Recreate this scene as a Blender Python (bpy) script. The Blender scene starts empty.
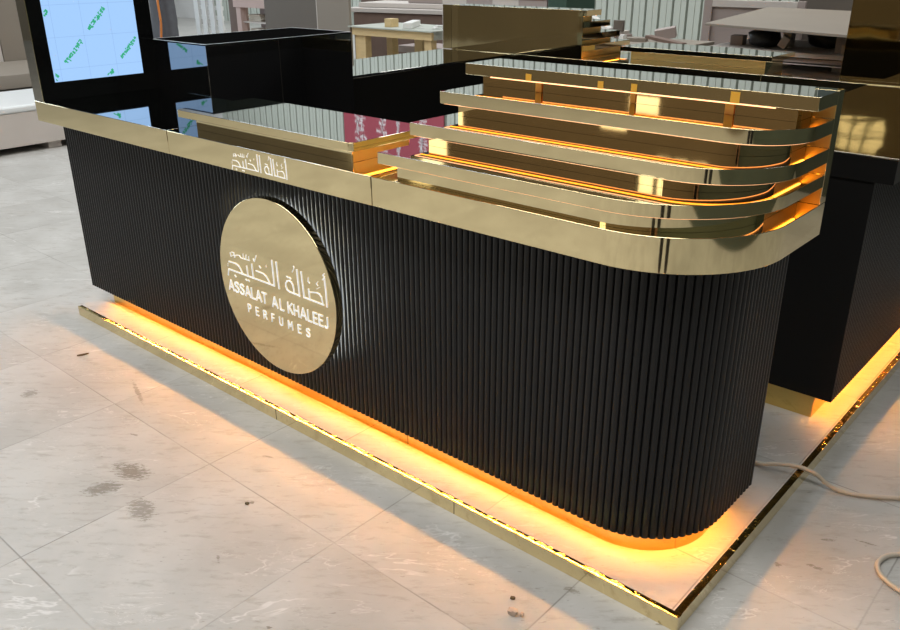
import bpy, bmesh, math, random
from mathutils import Matrix, Vector
random.seed(7)
SC = bpy.context.scene
COL = SC.collection
PI = math.pi

# ------------------------------------------------------------------ camera, world, lights, exposure
CAM_H = 1.6
YAW, PITCH, ROLL, FPX = -0.7211, 0.4063, -0.0047, 834.7
fw = Vector((math.sin(YAW) * math.cos(PITCH), math.cos(YAW) * math.cos(PITCH), -math.sin(PITCH)))
rt = fw.cross(Vector((0, 0, 1))).normalized()
up = rt.cross(fw)
r2 = rt * math.cos(ROLL) + up * math.sin(ROLL)
u2 = -rt * math.sin(ROLL) + up * math.cos(ROLL)
cd = bpy.data.cameras.new('camera')
cam = bpy.data.objects.new('camera', cd)
COL.objects.link(cam)
mw = Matrix.Identity(4)
for i in range(3):
    mw[i][0], mw[i][1], mw[i][2] = r2[i], u2[i], -fw[i]
mw[2][3] = CAM_H
cam.matrix_world = mw
cd.sensor_width = 36.0
cd.lens = FPX * 36.0 / 900.0
cd.clip_start = 0.02
cd.clip_end = 200
SC.camera = cam

w = bpy.data.worlds.new('sky')
SC.world = w
w.use_nodes = True
w.node_tree.nodes['Background'].inputs[0].default_value = (0.86, 0.93, 1.0, 1)
w.node_tree.nodes['Background'].inputs[1].default_value = 1.25


def area(name, loc, target, sx, sy, power, col):
    d = bpy.data.lights.new(name, 'AREA')
    d.shape = 'RECTANGLE'
    d.size, d.size_y = sx, sy
    d.energy = power
    d.color = col
    o = bpy.data.objects.new(name, d)
    COL.objects.link(o)
    o.location = loc
    o.rotation_euler = (Vector(target) - Vector(loc)).to_track_quat('-Z', 'Y').to_euler()
    return o


# workshop roof skylights, added overhead fills and the daylight of its big side door
area('overhead_light', (-13.0, 10.6, 6.7), (-13.0, 10.8, 0), 15.0, 2.4, 720, (0.93, 0.97, 1.0))
area('overhead_light', (-2.5, -1.2, 6.7), (-2.5, -1.2, 0), 10.0, 2.0, 620, (1.0, 0.98, 0.95))
area('overhead_light', (-2.5, 8.2, 6.7), (-2.5, 8.2, 0), 6.0, 2.0, 300, (1.0, 0.98, 0.94))  # fill light added to brighten the boards behind the kiosk, not a skylight
area('overhead_light', (-8.5, 2.6, 6.7), (-8.5, 2.6, 0), 5.0, 2.4, 270, (0.84, 0.93, 1.0))  # cool fill added to brighten the floor at the left, not a skylight
area('side_door_daylight', (-24.5, 3.0, 3.0), (-5, 3.0, 0.5), 9.0, 5.0, 760, (0.74, 0.88, 1.0))

SC.view_settings.view_transform = 'Standard'
SC.view_settings.look = 'None'
SC.view_settings.exposure = 0.0
SC.view_settings.gamma = 1.0
SC.view_settings.use_curve_mapping = False

# ------------------------------------------------------------------ materials


def setin(n, **kw):
    for k, v in kw.items():
        n.inputs[k.replace('_', ' ')].default_value = v


def c4(c):
    return (c[0], c[1], c[2], 1)


def mat(name, col, rough=0.5, metal=0.0, spec=0.5, bump=0.0, bscale=20.0, var=0.0, vscale=8.0, stretch=(1, 1, 1), coat=0.0):
    m = bpy.data.materials.new(name)
    m.use_nodes = True
    nt = m.node_tree
    p = nt.nodes['Principled BSDF']
    p.inputs['Base Color'].default_value = c4(col)
    p.inputs['Roughness'].default_value = rough
    p.inputs['Metallic'].default_value = metal
    p.inputs['Specular IOR Level'].default_value = spec
    p.inputs['Coat Weight'].default_value = coat
    tc = nt.nodes.new('ShaderNodeTexCoord')
    mp = nt.nodes.new('ShaderNodeMapping')
    mp.inputs['Scale'].default_value = stretch
    nt.links.new(tc.outputs['Object'], mp.inputs[0])
    nz = nt.nodes.new('ShaderNodeTexNoise')
    nz.inputs['Scale'].default_value = vscale
    nz.inputs['Detail'].default_value = 4
    nt.links.new(mp.outputs[0], nz.inputs['Vector'])
    mx = nt.nodes.new('ShaderNodeMix')
    mx.data_type = 'RGBA'
    mx.inputs[6].default_value = c4([max(0, c * (1 - var)) for c in col])
    mx.inputs[7].default_value = c4([min(1, c * (1 + var)) for c in col])
    nt.links.new(nz.outputs[0], mx.inputs[0])
    nt.links.new(mx.outputs[2], p.inputs['Base Color'])
    if bump > 0:
        n2 = nt.nodes.new('ShaderNodeTexNoise')
        n2.inputs['Scale'].default_value = bscale
        n2.inputs['Detail'].default_value = 2
        nt.links.new(mp.outputs[0], n2.inputs['Vector'])
        b = nt.nodes.new('ShaderNodeBump')
        b.inputs['Strength'].default_value = bump
        b.inputs['Distance'].default_value = 0.01
        nt.links.new(n2.outputs[0], b.inputs['Height'])
        nt.links.new(b.outputs[0], p.inputs['Normal'])
    return m


def emit(name, col, strength, base=None):
    m = bpy.data.materials.new(name)
    m.use_nodes = True
    nt = m.node_tree
    p = nt.nodes['Principled BSDF']
    p.inputs['Base Color'].default_value = c4(base or col)
    p.inputs['Emission Color'].default_value = c4(col)
    p.inputs['Emission Strength'].default_value = strength
    return m


GOLD = mat('polished_gold_steel', (0.85, 0.715, 0.42), 0.05, 1.0, bump=0.010, bscale=6, var=0.05, vscale=3)
GOLD_WAVY = mat('wavy_gold_steel', (0.72, 0.60, 0.34), 0.05, 1.0, bump=0.10, bscale=3.5, var=0.05, vscale=3)
PANEL_MIRROR = mat('dark_gold_mirror', (0.34, 0.26, 0.12), 0.04, 1.0, bump=0.10, bscale=3.5)
BRONZE = mat('bronze_mirror_steel', (0.78, 0.56, 0.27), 0.03, 1.0, bump=0.006, bscale=8, var=0.1, vscale=5)
RAIL_TOP = mat('filmed_gold_steel', (0.85, 0.64, 0.20), 0.14, 1.0, bump=0.12, bscale=40, var=0.5, vscale=60)
RAIL_MOTTLED = mat('mottled_gold_steel', (0.42, 0.28, 0.07), 0.12, 1.0, bump=0.45, bscale=45, var=0.9, vscale=45)
PLINTH_GOLD = mat('deep_gold_steel', (0.82, 0.58, 0.19), 0.08, 1.0, bump=0.02, bscale=6, var=0.05)
MIRROR = mat('smoked_mirror', (0.60, 0.59, 0.57), 0.025, 1.0, bump=0.008, bscale=5)
DARK_MIRROR = mat('dark_bronze_mirror', (0.40, 0.37, 0.31), 0.03, 1.0, bump=0.05, bscale=5)
BLACK_GLOSS = mat('black_gloss_panel', (0.004, 0.004, 0.004), 0.03, 0.0, spec=1.0, coat=0.0)
BLACK_GLOSS.node_tree.nodes['Principled BSDF'].inputs['IOR'].default_value = 2.6
BLACK = mat('black_laminate', (0.006, 0.006, 0.006), 0.35, 0.0, spec=0.2)
GOLD_SATIN = mat('satin_gold_steel', (0.85, 0.62, 0.24), 0.33, 1.0, bump=0.15, bscale=14)  # also covers the thin sheets added to catch the strip light
BEZEL = mat('black_bezel', (0.004, 0.004, 0.004), 0.12, 0.0, spec=0.35)
DEEP_BLACK = mat('black_lacquer', (0.004, 0.004, 0.004), 0.5, 0.0, spec=0.0)
EDGE_GLINT = mat('edge_glint_steel', (0.85, 0.86, 0.88), 0.35, 1.0)  # bright tone for the painted edge highlight
FLUTE = mat('black_fluted_panel', (0.0085, 0.0085, 0.009), 0.36, 0.0, spec=0.32, var=0.25, vscale=40)
SEAM = mat('dark_seam', (0.02, 0.017, 0.01), 0.6)
LETTER = emit('white_lettering', (1, 1, 1), 0.25, (0.9, 0.9, 0.88))  # given a faint glow of its own; the letters are no lamp
LED_FLOOR = emit('amber_floor_led', (1.0, 0.40, 0.08), 460)
LED_BACK = emit('amber_plinth_led', (1.0, 0.375, 0.055), 135)
LED_SHELF = emit('amber_shelf_led', (1.0, 0.36, 0.030), 3.2)
LED_SIDE = emit('amber_side_led', (1.0, 0.36, 0.035), 9)
LED_PINK = emit('warm_lip_led', (1.0, 0.47, 0.22), 2.2)
LED_WHITE = emit('white_halo_led', (0.86, 0.94, 1.0), 12)
TAPE = mat('amber_tape', (0.75, 0.38, 0.04), 0.35, 0.0)
SCREEN = emit('lit_screen', (0.375, 0.62, 1.0), 1.0, (0.02, 0.02, 0.02))
FILM_GREEN = emit('green_film_print', (0.03, 0.46, 0.22), 0.9, (0.02, 0.02, 0.02))
FILM_LINE = emit('grey_film_seam', (0.30, 0.50, 0.82), 0.9, (0.02, 0.02, 0.02))
TAUPE = mat('taupe_board', (0.25, 0.215, 0.175), 0.6, var=0.08, vscale=2)
TAUPE_D = mat('dark_taupe_board', (0.125, 0.105, 0.085), 0.6, var=0.08, vscale=2)
MAUVE = mat('mauve_board', (0.36, 0.30, 0.28), 0.55, var=0.07, vscale=3)
PALE = mat('pale_board', (0.58, 0.53, 0.49), 0.55, var=0.06, vscale=3)
WHITE = mat('white_board', (0.75, 0.75, 0.73), 0.5, var=0.05)
WRAP = mat('white_wrapping', (0.78, 0.80, 0.80), 0.3, var=0.06, vscale=4, bump=0.3, bscale=12)
PINK = mat('pink_board', (0.58, 0.43, 0.39), 0.6, var=0.06)
WOOD = mat('yellow_pine', (0.62, 0.46, 0.23), 0.6, var=0.18, vscale=6, stretch=(1, 6, 6))
BROWN = mat('brown_board', (0.17, 0.11, 0.085), 0.6, var=0.15)
GREYF = mat('grey_cloth', (0.10, 0.10, 0.11), 0.85, var=0.2, vscale=10, bump=0.4, bscale=10)
BLACK_BAG = mat('black_plastic', (0.02, 0.022, 0.026), 0.35, var=0.2, bump=0.6, bscale=14)
GREEN = mat('green_plastic', (0.035, 0.075, 0.055), 0.5, var=0.1)
ORANGE = mat('orange_cable', (0.70, 0.22, 0.04), 0.5)
CABLE = mat('beige_cable', (0.50, 0.45, 0.37), 0.5, var=0.1)
STONE = mat('broken_plaster', (0.48, 0.38, 0.30), 0.9, var=0.25, vscale=60)
DIRT = mat('brown_splinter', (0.10, 0.07, 0.03), 0.8, var=0.3, vscale=60)
PLASTER = mat('old_plaster', (0.60, 0.59, 0.57), 0.85, var=0.25, vscale=1.6)
SHEET = mat('grey_green_steel_sheet', (0.43, 0.46, 0.405), 0.5, var=0.07, vscale=1.0)
DARKWALL = mat('dark_green_wall', (0.045, 0.06, 0.05), 0.7, var=0.15, vscale=0.8)
BROWNWALL = mat('dark_brown_wall', (0.125, 0.095, 0.06), 0.8, var=0.2, vscale=0.7)
CEIL = mat('dark_roof_sheet', (0.09, 0.085, 0.08), 0.8, var=0.15, vscale=0.6)
BANNER = mat('crimson_banner', (0.30, 0.03, 0.055), 0.6, var=0.1)
CHALK = mat('white_script', (0.75, 0.72, 0.74), 0.7)
PAPER = mat('paper_sheets', (0.66, 0.62, 0.54), 0.8, var=0.15, vscale=12)
WINDOW_LIT = emit('daylit_pane', (1.0, 0.95, 0.78), 2.2)


def floor_mat(name, ox, oy, stains=()):
    m = bpy.data.materials.new(name)
    m.use_nodes = True
    nt = m.node_tree
    p = nt.nodes['Principled BSDF']
    L = nt.links.new

    def M(op, a, b=None, c=None):
        n = nt.nodes.new('ShaderNodeMath')
        n.operation = op
        for i, v in enumerate((a, b, c)):
            if v is None:
                continue
            if isinstance(v, (int, float)):
                n.inputs[i].default_value = v
            else:
                L(v, n.inputs[i])
        return n.outputs[0]

    def noise(vec, scale, detail=4, rough=0.55, dist=0.0):
        n = nt.nodes.new('ShaderNodeTexNoise')
        setin(n, Scale=scale, Detail=detail, Roughness=rough, Distortion=dist)
        L(vec, n.inputs['Vector'])
        return n.outputs[0]

    def smooth(v, a, b):
        n = nt.nodes.new('ShaderNodeMapRange')
        n.interpolation_type = 'SMOOTHSTEP'
        n.inputs[1].default_value = a
        n.inputs[2].default_value = b
        L(v, n.inputs[0])
        return n.outputs[0]

    def mix(f, a, b):
        n = nt.nodes.new('ShaderNodeMix')
        n.data_type = 'RGBA'
        if isinstance(f, (int, float)):
            n.inputs[0].default_value = f
        else:
            L(f, n.inputs[0])
        for i, v in ((6, a), (7, b)):
            if isinstance(v, tuple):
                n.inputs[i].default_value = c4(v)
            else:
                L(v, n.inputs[i])
        return n.outputs[2]

    geo = nt.nodes.new('ShaderNodeNewGeometry')
    sx = nt.nodes.new('ShaderNodeSeparateXYZ')
    L(geo.outputs['Position'], sx.inputs[0])
    X, Y = sx.outputs[0], sx.outputs[1]
    T = 0.645
    tx = M('DIVIDE', M('SUBTRACT', X, ox), T)
    ty = M('DIVIDE', M('SUBTRACT', Y, oy), T)
    dx = M('MULTIPLY', M('ABSOLUTE', M('SUBTRACT', M('FRACT', M('ADD', tx, 0.5)), 0.5)), T)
    dy = M('MULTIPLY', M('ABSOLUTE', M('SUBTRACT', M('FRACT', M('ADD', ty, 0.5)), 0.5)), T)
    joint = M('SUBTRACT', 1.0, smooth(M('MINIMUM', dx, dy), 0.0008, 0.0036))
    cell = nt.nodes.new('ShaderNodeCombineXYZ')
    L(M('FLOOR', tx), cell.inputs[0])
    L(M('FLOOR', ty), cell.inputs[1])
    wn = nt.nodes.new('ShaderNodeTexWhiteNoise')
    L(cell.outputs[0], wn.inputs['Vector'])
    off = nt.nodes.new('ShaderNodeVectorMath')
    off.operation = 'MULTIPLY_ADD'
    L(wn.outputs['Color'], off.inputs[0])
    off.inputs[1].default_value = (20, 20, 20)
    L(geo.outputs['Position'], off.inputs[2])
    V = off.outputs[0]
    mp = nt.nodes.new('ShaderNodeMapping')
    mp.vector_type = 'TEXTURE'
    mp.inputs['Rotation'].default_value = (0, 0, 0.68)
    mp.inputs['Scale'].default_value = (1.0, 0.30, 1)
    L(V, mp.inputs[0])
    S = mp.outputs[0]
    cloud = noise(V, 3.0, 5)
    base = mix(smooth(cloud, 0.3, 0.7), (0.40, 0.388, 0.362), (0.49, 0.478, 0.452))
    base = mix(M('MULTIPLY', smooth(noise(S, 11, 7, 0.72), 0.50, 0.70), 0.75), base, (0.335, 0.31, 0.275))
    v1 = M('ABSOLUTE', M('SUBTRACT', noise(S, 1.7, 5, 0.6, 0.6), 0.5))
    veins = M('MULTIPLY', M('SUBTRACT', 1.0, smooth(v1, 0.0, 0.013)), smooth(noise(V, 4.5, 3), 0.48, 0.66))
    base = mix(M('MULTIPLY', veins, 0.62), base, (0.68, 0.665, 0.645))
    v2 = M('ABSOLUTE', M('SUBTRACT', noise(S, 4.5, 5, 0.6, 1.2), 0.5))
    veins2 = M('MULTIPLY', M('SUBTRACT', 1.0, smooth(v2, 0.0, 0.012)), smooth(noise(V, 5, 2), 0.5, 0.66))
    base = mix(M('MULTIPLY', veins2, 0.55), base, (0.65, 0.635, 0.61))
    speck = smooth(noise(S, 30, 3, 0.6), 0.67, 0.73)
    base = mix(M('MULTIPLY', speck, 0.45), base, (0.17, 0.15, 0.12))
    fine = noise(S, 42, 6, 0.75)
    for (px, py, rx, ry, ang, amt) in stains:
        ux = M('SUBTRACT', X, px)
        uy = M('SUBTRACT', Y, py)
        ca, sa = math.cos(ang), math.sin(ang)
        a = M('DIVIDE', M('ADD', M('MULTIPLY', ux, ca), M('MULTIPLY', uy, sa)), rx)
        b = M('DIVIDE', M('SUBTRACT', M('MULTIPLY', uy, ca), M('MULTIPLY', ux, sa)), ry)
        d = M('ADD', M('MULTIPLY', a, a), M('MULTIPLY', b, b))
        msk = smooth(M('ADD', M('SUBTRACT', 1.0, d), M('MULTIPLY', M('SUBTRACT', fine, 0.5), 3.2)), 0.55, 0.85)
        msk = M('MULTIPLY', msk, M('SUBTRACT', 1.0, smooth(d, 1.2, 1.9)))
        base = mix(M('MULTIPLY', msk, amt), base, (0.165, 0.14, 0.10))
    base = mix(M('MULTIPLY', joint, M('ADD', 0.15, M('MULTIPLY', smooth(noise(geo.outputs['Position'], 2.2, 3), 0.38, 0.62), 0.5))), base, (0.13, 0.115, 0.095))
    L(base, p.inputs['Base Color'])
    r = M('ADD', 0.30, M('MULTIPLY', noise(V, 6, 3), 0.22))
    L(r, p.inputs['Roughness'])
    p.inputs['Specular IOR Level'].default_value = 0.45
    b = nt.nodes.new('ShaderNodeBump')
    b.inputs['Strength'].default_value = 0.25
    b.inputs['Distance'].default_value = 0.002
    L(M('SUBTRACT', 1.0, joint), b.inputs['Height'])
    L(b.outputs[0], p.inputs['Normal'])
    return m


FLOOR = floor_mat('marble_floor_tiles', -1.6, 0.645, (
    (-2.41, 1.09, 0.115, 0.06, 0.25, 0.8), (-2.39, 0.975, 0.09, 0.055, 0.9, 0.75), (-2.19, 1.00, 0.10, 0.06, -0.2, 0.65),
    (-2.91, 1.40, 0.16, 0.014, -0.335, 0.6), (-0.49, 2.27, 0.035, 0.008, 0.6, 0.7), (-0.48, 2.12, 0.03, 0.012, 0.2, 0.7),
    (-0.56, 2.06, 0.016, 0.016, 0, 0.7), (-0.40, 2.33, 0.045, 0.006, 0.2, 0.7), (-3.23, 1.11, 0.05, 0.05, 0, 0.6),
    (-1.95, 1.25, 0.012, 0.012, 0, 0.8), (-1.47, 0.95, 0.012, 0.012, 0, 0.8), (-0.70, 1.63, 0.02, 0.008, 0.5, 0.7),
    (-1.80, 1.02, 0.03, 0.008, -0.5, 0.6), (-5.05, 2.3, 0.02, 0.01, 0, 0.7), (-4.7, 2.35, 0.03, 0.008, 0, 0.5),
    (-2.62, 1.22, 0.03, 0.008, 0.3, 0.6), (-2.13, 1.45, 0.03, 0.009, 0.4, 0.6), (-0.95, 1.585, 0.03, 0.02, 0.4, 0.6)))
PLATFORM_TILE = floor_mat('platform_marble_tiles', -1.347, 1.925)

# ------------------------------------------------------------------ mesh helpers


class MB:
    def __init__(self):
        self.v, self.f, self.m = [], [], []

    def add(self, vs, fs, m=0):
        b = len(self.v)
        self.v += [tuple(p) for p in vs]
        for i, f in enumerate(fs):
            self.f.append([b + k for k in f])
            self.m.append(m[i] if isinstance(m, (list, tuple)) else m)
        return self

    def box(self, x0, x1, y0, y1, z0, z1, m=0):
        return self.add([(x0, y0, z0), (x1, y0, z0), (x1, y1, z0), (x0, y1, z0), (x0, y0, z1), (x1, y0, z1), (x1, y1, z1), (x0, y1, z1)],
                        [(3, 2, 1, 0), (4, 5, 6, 7), (0, 1, 5, 4), (1, 2, 6, 5), (2, 3, 7, 6), (3, 0, 4, 7)], m)

    def obox(self, c, size, rz=0.0, rx=0.0, ry=0.0, m=0):
        """box centred at c, turned"""
        R = Matrix.Rotation(rz, 3, 'Z') @ Matrix.Rotation(ry, 3, 'Y') @ Matrix.Rotation(rx, 3, 'X')
        sx, sy, sz = [s / 2 for s in size]
        vs = [Vector(c) + R @ Vector(p) for p in ((-sx, -sy, -sz), (sx, -sy, -sz), (sx, sy, -sz), (-sx, sy, -sz), (-sx, -sy, sz), (sx, -sy, sz), (sx, sy, sz), (-sx, sy, sz))]
        return self.add(vs, [(3, 2, 1, 0), (4, 5, 6, 7), (0, 1, 5, 4), (1, 2, 6, 5), (2, 3, 7, 6), (3, 0, 4, 7)], m)

    def prism(self, poly, z0, z1, mt=0, ms=0, mb=0):
        """poly is counter-clockwise seen from above"""
        n = len(poly)
        vs = [(x, y, z0) for x, y in poly] + [(x, y, z1) for x, y in poly]
        fs = [tuple(range(n - 1, -1, -1)), tuple(range(n, 2 * n))] + [(i, (i + 1) % n, n + (i + 1) % n, n + i) for i in range(n)]
        return self.add(vs, fs, [mb, mt] + [ms] * n)

    def ribbon(self, path, inset0, inset1, z0, z1, m=0):
        """wall that follows a 2-D path, between two insets to its left side"""
        a, b = offset(path, inset0), offset(path, inset1)
        n = len(path)
        vs = [(x, y, z0) for x, y in a] + [(x, y, z1) for x, y in a] + [(x, y, z0) for x, y in b] + [(x, y, z1) for x, y in b]
        fs = []
        for i in range(n - 1):
            fs += [(i, i + 1, n + i + 1, n + i), (2 * n + i + 1, 2 * n + i, 3 * n + i, 3 * n + i + 1),
                   (n + i, n + i + 1, 3 * n + i + 1, 3 * n + i), (i + 1, i, 2 * n + i, 2 * n + i + 1)]
        fs += [(0, n, 3 * n, 2 * n), (n - 1, 3 * n - 1, 4 * n - 1, 2 * n - 1)]
        return self.add(vs, fs, m)

    def tube(self, pts, r, n=8, m=0):
        pts = [Vector(p) for p in pts]
        k = len(pts)
        rs = r if isinstance(r, (list, tuple)) else [r] * k
        vs = []
        for i, p in enumerate(pts):
            t = (pts[min(i + 1, k - 1)] - pts[max(i - 1, 0)]).normalized()
            a = t.cross(Vector((0, 0, 1)))
            if a.length < 1e-3:
                a = Vector((1, 0, 0))
            a.normalize()
            b = t.cross(a)
            for j in range(n):
                g = 2 * PI * j / n
                vs.append(p + (a * math.cos(g) + b * math.sin(g)) * rs[i])
        fs = [(i * n + j, i * n + (j + 1) % n, (i + 1) * n + (j + 1) % n, (i + 1) * n + j) for i in range(k - 1) for j in range(n)]
        fs += [tuple(range(n - 1, -1, -1)), tuple((k - 1) * n + j for j in range(n))]
        return self.add(vs, fs, m)

    def stroke(self, pts, wd, y0, y1, m=0):
        """polyline of width wd drawn in the XZ plane, y0 (front) to y1 (back)"""
        h = wd / 2
        for (ax, az), (bx, bz) in zip(pts[:-1], pts[1:]):
            dx, dz = bx - ax, bz - az
            l = math.hypot(dx, dz) or 1e-6
            ux, uz = dx / l, dz / l
            e = h * 0.8
            ax, az, bx, bz = ax - ux * e, az - uz * e, bx + ux * e, bz + uz * e
            q = [(ax + uz * h, az - ux * h), (bx + uz * h, bz - ux * h), (bx - uz * h, bz + ux * h), (ax - uz * h, az + ux * h)]
            vs = [(x, y0, z) for x, z in q] + [(x, y1, z) for x, z in q]
            self.add(vs, [(0, 1, 2, 3), (7, 6, 5, 4), (0, 4, 5, 1), (1, 5, 6, 2), (2, 6, 7, 3), (3, 7, 4, 0)], m)
        return self

    def disc(self, cx, cz, r, y0, y1, n=96, m=0, ms=None):
        vs = [(cx + r * math.cos(2 * PI * i / n), y0, cz + r * math.sin(2 * PI * i / n)) for i in range(n)]
        vs += [(x, y1, z) for x, _, z in vs]
        fs = [tuple(range(n)), tuple(range(2 * n - 1, n - 1, -1))] + [(i, n + i, n + (i + 1) % n, (i + 1) % n) for i in range(n)]
        return self.add(vs, fs, [m, m] + [m if ms is None else ms] * n)

    def ring(self, cx, cz, r0, r1, y0, y1, n=96, m=0):
        vs = []
        for r, y in ((r0, y0), (r1, y0), (r1, y1), (r0, y1)):
            vs += [(cx + r * math.cos(2 * PI * i / n), y, cz + r * math.sin(2 * PI * i / n)) for i in range(n)]
        fs = [(k * n + i, k * n + (i + 1) % n, ((k + 1) % 4) * n + (i + 1) % n, ((k + 1) % 4) * n + i) for k in range(4) for i in range(n)]
        return self.add(vs, fs, m)


def offset(path, d):
    """shift a 2-D path to its left by d"""
    if abs(d) < 1e-9:
        return list(path)
    out = []
    n = len(path)
    for i, (x, y) in enumerate(path):
        ns = []
        for a, b in ((i - 1, i), (i, i + 1)):
            if a < 0 or b >= n:
                continue
            dx, dy = path[b][0] - path[a][0], path[b][1] - path[a][1]
            l = math.hypot(dx, dy)
            if l > 1e-9:
                ns.append((-dy / l, dx / l))
        if len(ns) == 2:
            sx, sy = ns[0][0] + ns[1][0], ns[0][1] + ns[1][1]
            k = 2.0 / max(0.2, sx * sx + sy * sy)
            out.append((x + sx * k * d, y + sy * k * d))
        else:
            out.append((x + ns[0][0] * d, y + ns[0][1] * d))
    return out


def front_path(x0, xr, yf, yb, r, n=20):
    """front edge left to right, rounded corner of radius r, right side to the back"""
    pts = [(x0, yf)]
    if r > 0:
        for i in range(n + 1):
            a = -PI / 2 + (PI / 2) * i / n
            pts.append((xr - r + r * math.cos(a), yf + r + r * math.sin(a)))
    else:
        pts.append((xr, yf))
    pts.append((xr, yb))
    return pts


def flutes(path, pitch=0.0218, depth=0.0075, k=7):
    """points of a half-round fluted skin that follows a path; the bulge goes to the right of the path (outwards)"""
    L = [0]
    for a, b in zip(path[:-1], path[1:]):
        L.append(L[-1] + math.hypot(b[0] - a[0], b[1] - a[1]))
    N = max(1, round(L[-1] / pitch))
    ts = [j / k for j in range(k)]
    out = []
    seg = 0
    for i in range(N):
        for t in ts:
            s = (i + t) * L[-1] / N
            while seg < len(L) - 2 and s > L[seg + 1]:
                seg += 1
            (ax, ay), (bx, by) = path[seg], path[seg + 1]
            l = L[seg + 1] - L[seg] or 1e-9
            q = (s - L[seg]) / l
            nx, ny = (by - ay) / l, -(bx - ax) / l
            h = depth * math.sqrt(max(0, 1 - (2 * t - 1) ** 2))
            out.append((ax + (bx - ax) * q + nx * h, ay + (by - ay) * q + ny * h))
    out.append(path[-1])
    return out


def loc_of(o):
    l = Vector((0, 0, 0))
    while o is not None:
        l += o.location
        o = o.parent
    return l


def obj(name, mb, mats, parent=None, loc=None, bevel=0.0, smooth=False, stuff=False):
    """links ONE mesh object; the mesh is given in world coordinates"""
    me = bpy.data.meshes.new(name)
    org = loc_of(parent) if parent is not None else Vector(loc or (0, 0, 0))
    me.from_pydata([tuple(Vector(p) - org) for p in mb.v], [], mb.f)
    bm = bmesh.new()
    bm.from_mesh(me)
    bm.faces.ensure_lookup_table()
    for f, k in zip(bm.faces, mb.m):
        f.material_index = k
    bmesh.ops.recalc_face_normals(bm, faces=bm.faces)
    bm.to_mesh(me)
    bm.free()
    for m in (mats if isinstance(mats, (list, tuple)) else [mats]):
        me.materials.append(m)
    me.polygons.foreach_set('use_smooth', [True] * len(me.polygons))
    me.update()
    me.set_sharp_from_angle(angle=1.2 if smooth else 0.5)
    o = bpy.data.objects.new(name, me)
    COL.objects.link(o)
    if parent is not None:
        o.parent = parent
    elif loc is not None:
        o.location = loc
    if bevel > 0:
        b = o.modifiers.new('bevel', 'BEVEL')
        b.width = bevel
        b.segments = 2
        b.limit_method = 'ANGLE'
        b.angle_limit = 0.6
    if stuff:
        o['kind'] = 'stuff'
    return o


def tag(o, label, cat, group=None):
    o['label'] = label
    o['category'] = cat
    if group:
        o['group'] = group
    return o


def thing(name, label, cat, loc, group=None):
    o = bpy.data.objects.new(name, None)
    o.empty_display_size = 0.1
    COL.objects.link(o)
    o.location = loc
    return tag(o, label, cat, group)


def struct(name, mb, m, **k):
    o = obj(name, mb, m, **k)
    o['kind'] = 'structure'
    return o


def turned_copy(root, cx, cy, label, group=None):
    """copy of a thing turned half round about the vertical line through (cx, cy)"""
    r = root.copy()
    COL.objects.link(r)
    r.location = (2 * cx - root.location.x, 2 * cy - root.location.y, root.location.z)
    r.rotation_euler = (0, 0, PI)
    r['label'] = label
    if group:
        r['group'] = group
    for ch in list(root.children):
        c = ch.copy()
        COL.objects.link(c)
        c.parent = r
        for g in ch.children:
            d = g.copy()
            COL.objects.link(d)
            d.parent = c
    return r


# ------------------------------------------------------------------ the workshop: floor, walls, roof
ZF = -0.012
struct('floor', MB().box(-26, 3.6, -7, 14.4, ZF - 0.1, ZF), FLOOR)


def sheet_wall(x0, x1, y, z0, z1, pitch=0.265):
    mb = MB()
    pts = []
    x = x0
    while x < x1:
        pts += [(x, y), (x + pitch * 0.44, y), (x + pitch * 0.455, y + 0.012), (x + pitch * 0.475, y + 0.012), (x + pitch * 0.49, y), (x + pitch * 0.83, y), (x + pitch * 0.86, y + 0.09), (x + pitch * 0.97, y + 0.09)]
        x += pitch
    pts = [(max(x0, min(x1, a)), b) for a, b in pts] + [(x1, y)]
    n = len(pts)
    vs = [(a, b, z0) for a, b in pts] + [(a, b, z1) for a, b in pts]
    mb.add(vs, [(i, i + 1, n + i + 1, n + i) for i in range(n - 1)])
    mb.box(x0, x1, y + 0.10, y + 0.14, z0, z1)
    return mb


struct('wall_back', sheet_wall(-21.3, -4.6, 14.2, ZF, 7.0), SHEET)
struct('wall_back_plaster', MB().box(-26, -21.3, 14.2, 14.4, ZF, 7.0), PLASTER)
DW = MB()
DW.box(-4.6, 3.6, 14.2, 14.4, ZF, 2.85).box(-4.6, 3.6, 14.2, 14.4, 3.35, 7.0).box(-4.6, -4.1, 14.2, 14.4, 2.85, 3.35).box(-2.9, 3.6, 14.2, 14.4, 2.85, 3.35)
struct('wall_back_dark', DW, DARKWALL)
win = struct('window_1', MB().box(-4.1, -2.9, 14.3, 14.33, 2.85, 3.35), WINDOW_LIT)
fr = MB()
for i in range(6):
    x = -4.1 + 1.2 * i / 5
    fr.box(x - 0.02, x + 0.02, 14.24, 14.3, 2.85, 3.35)
for i in range(4):
    z = 2.85 + 0.5 * i / 3
    fr.box(-4.1, -2.9, 14.24, 14.3, z - 0.02, z + 0.02)
obj('window_bars', fr, DARKWALL, win)
struct('wall_right', MB().box(2.3, 2.5, -4.6, 14.2, ZF, 7.0), DARKWALL)
struct('wall_far_right', MB().box(-0.1, 2.3, 6.2, 6.3, ZF, 3.2), DARKWALL)
LW = MB()
LW.box(-26, -25.8, -7, -2, ZF, 7).box(-26, -25.8, 8, 14.2, ZF, 7).box(-26, -25.8, -2, 8, 5.6, 7)
struct('wall_left', LW, PLASTER)
FW = MB()
WINS = [(-9.0, -8.2, 2.5, 3.2), (-7.75, -7.25, 2.55, 3.2), (-5.0, -4.57, 2.33, 2.55), (-4.2, -3.5, 2.75, 3.3)]
xs = [-26]
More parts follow.
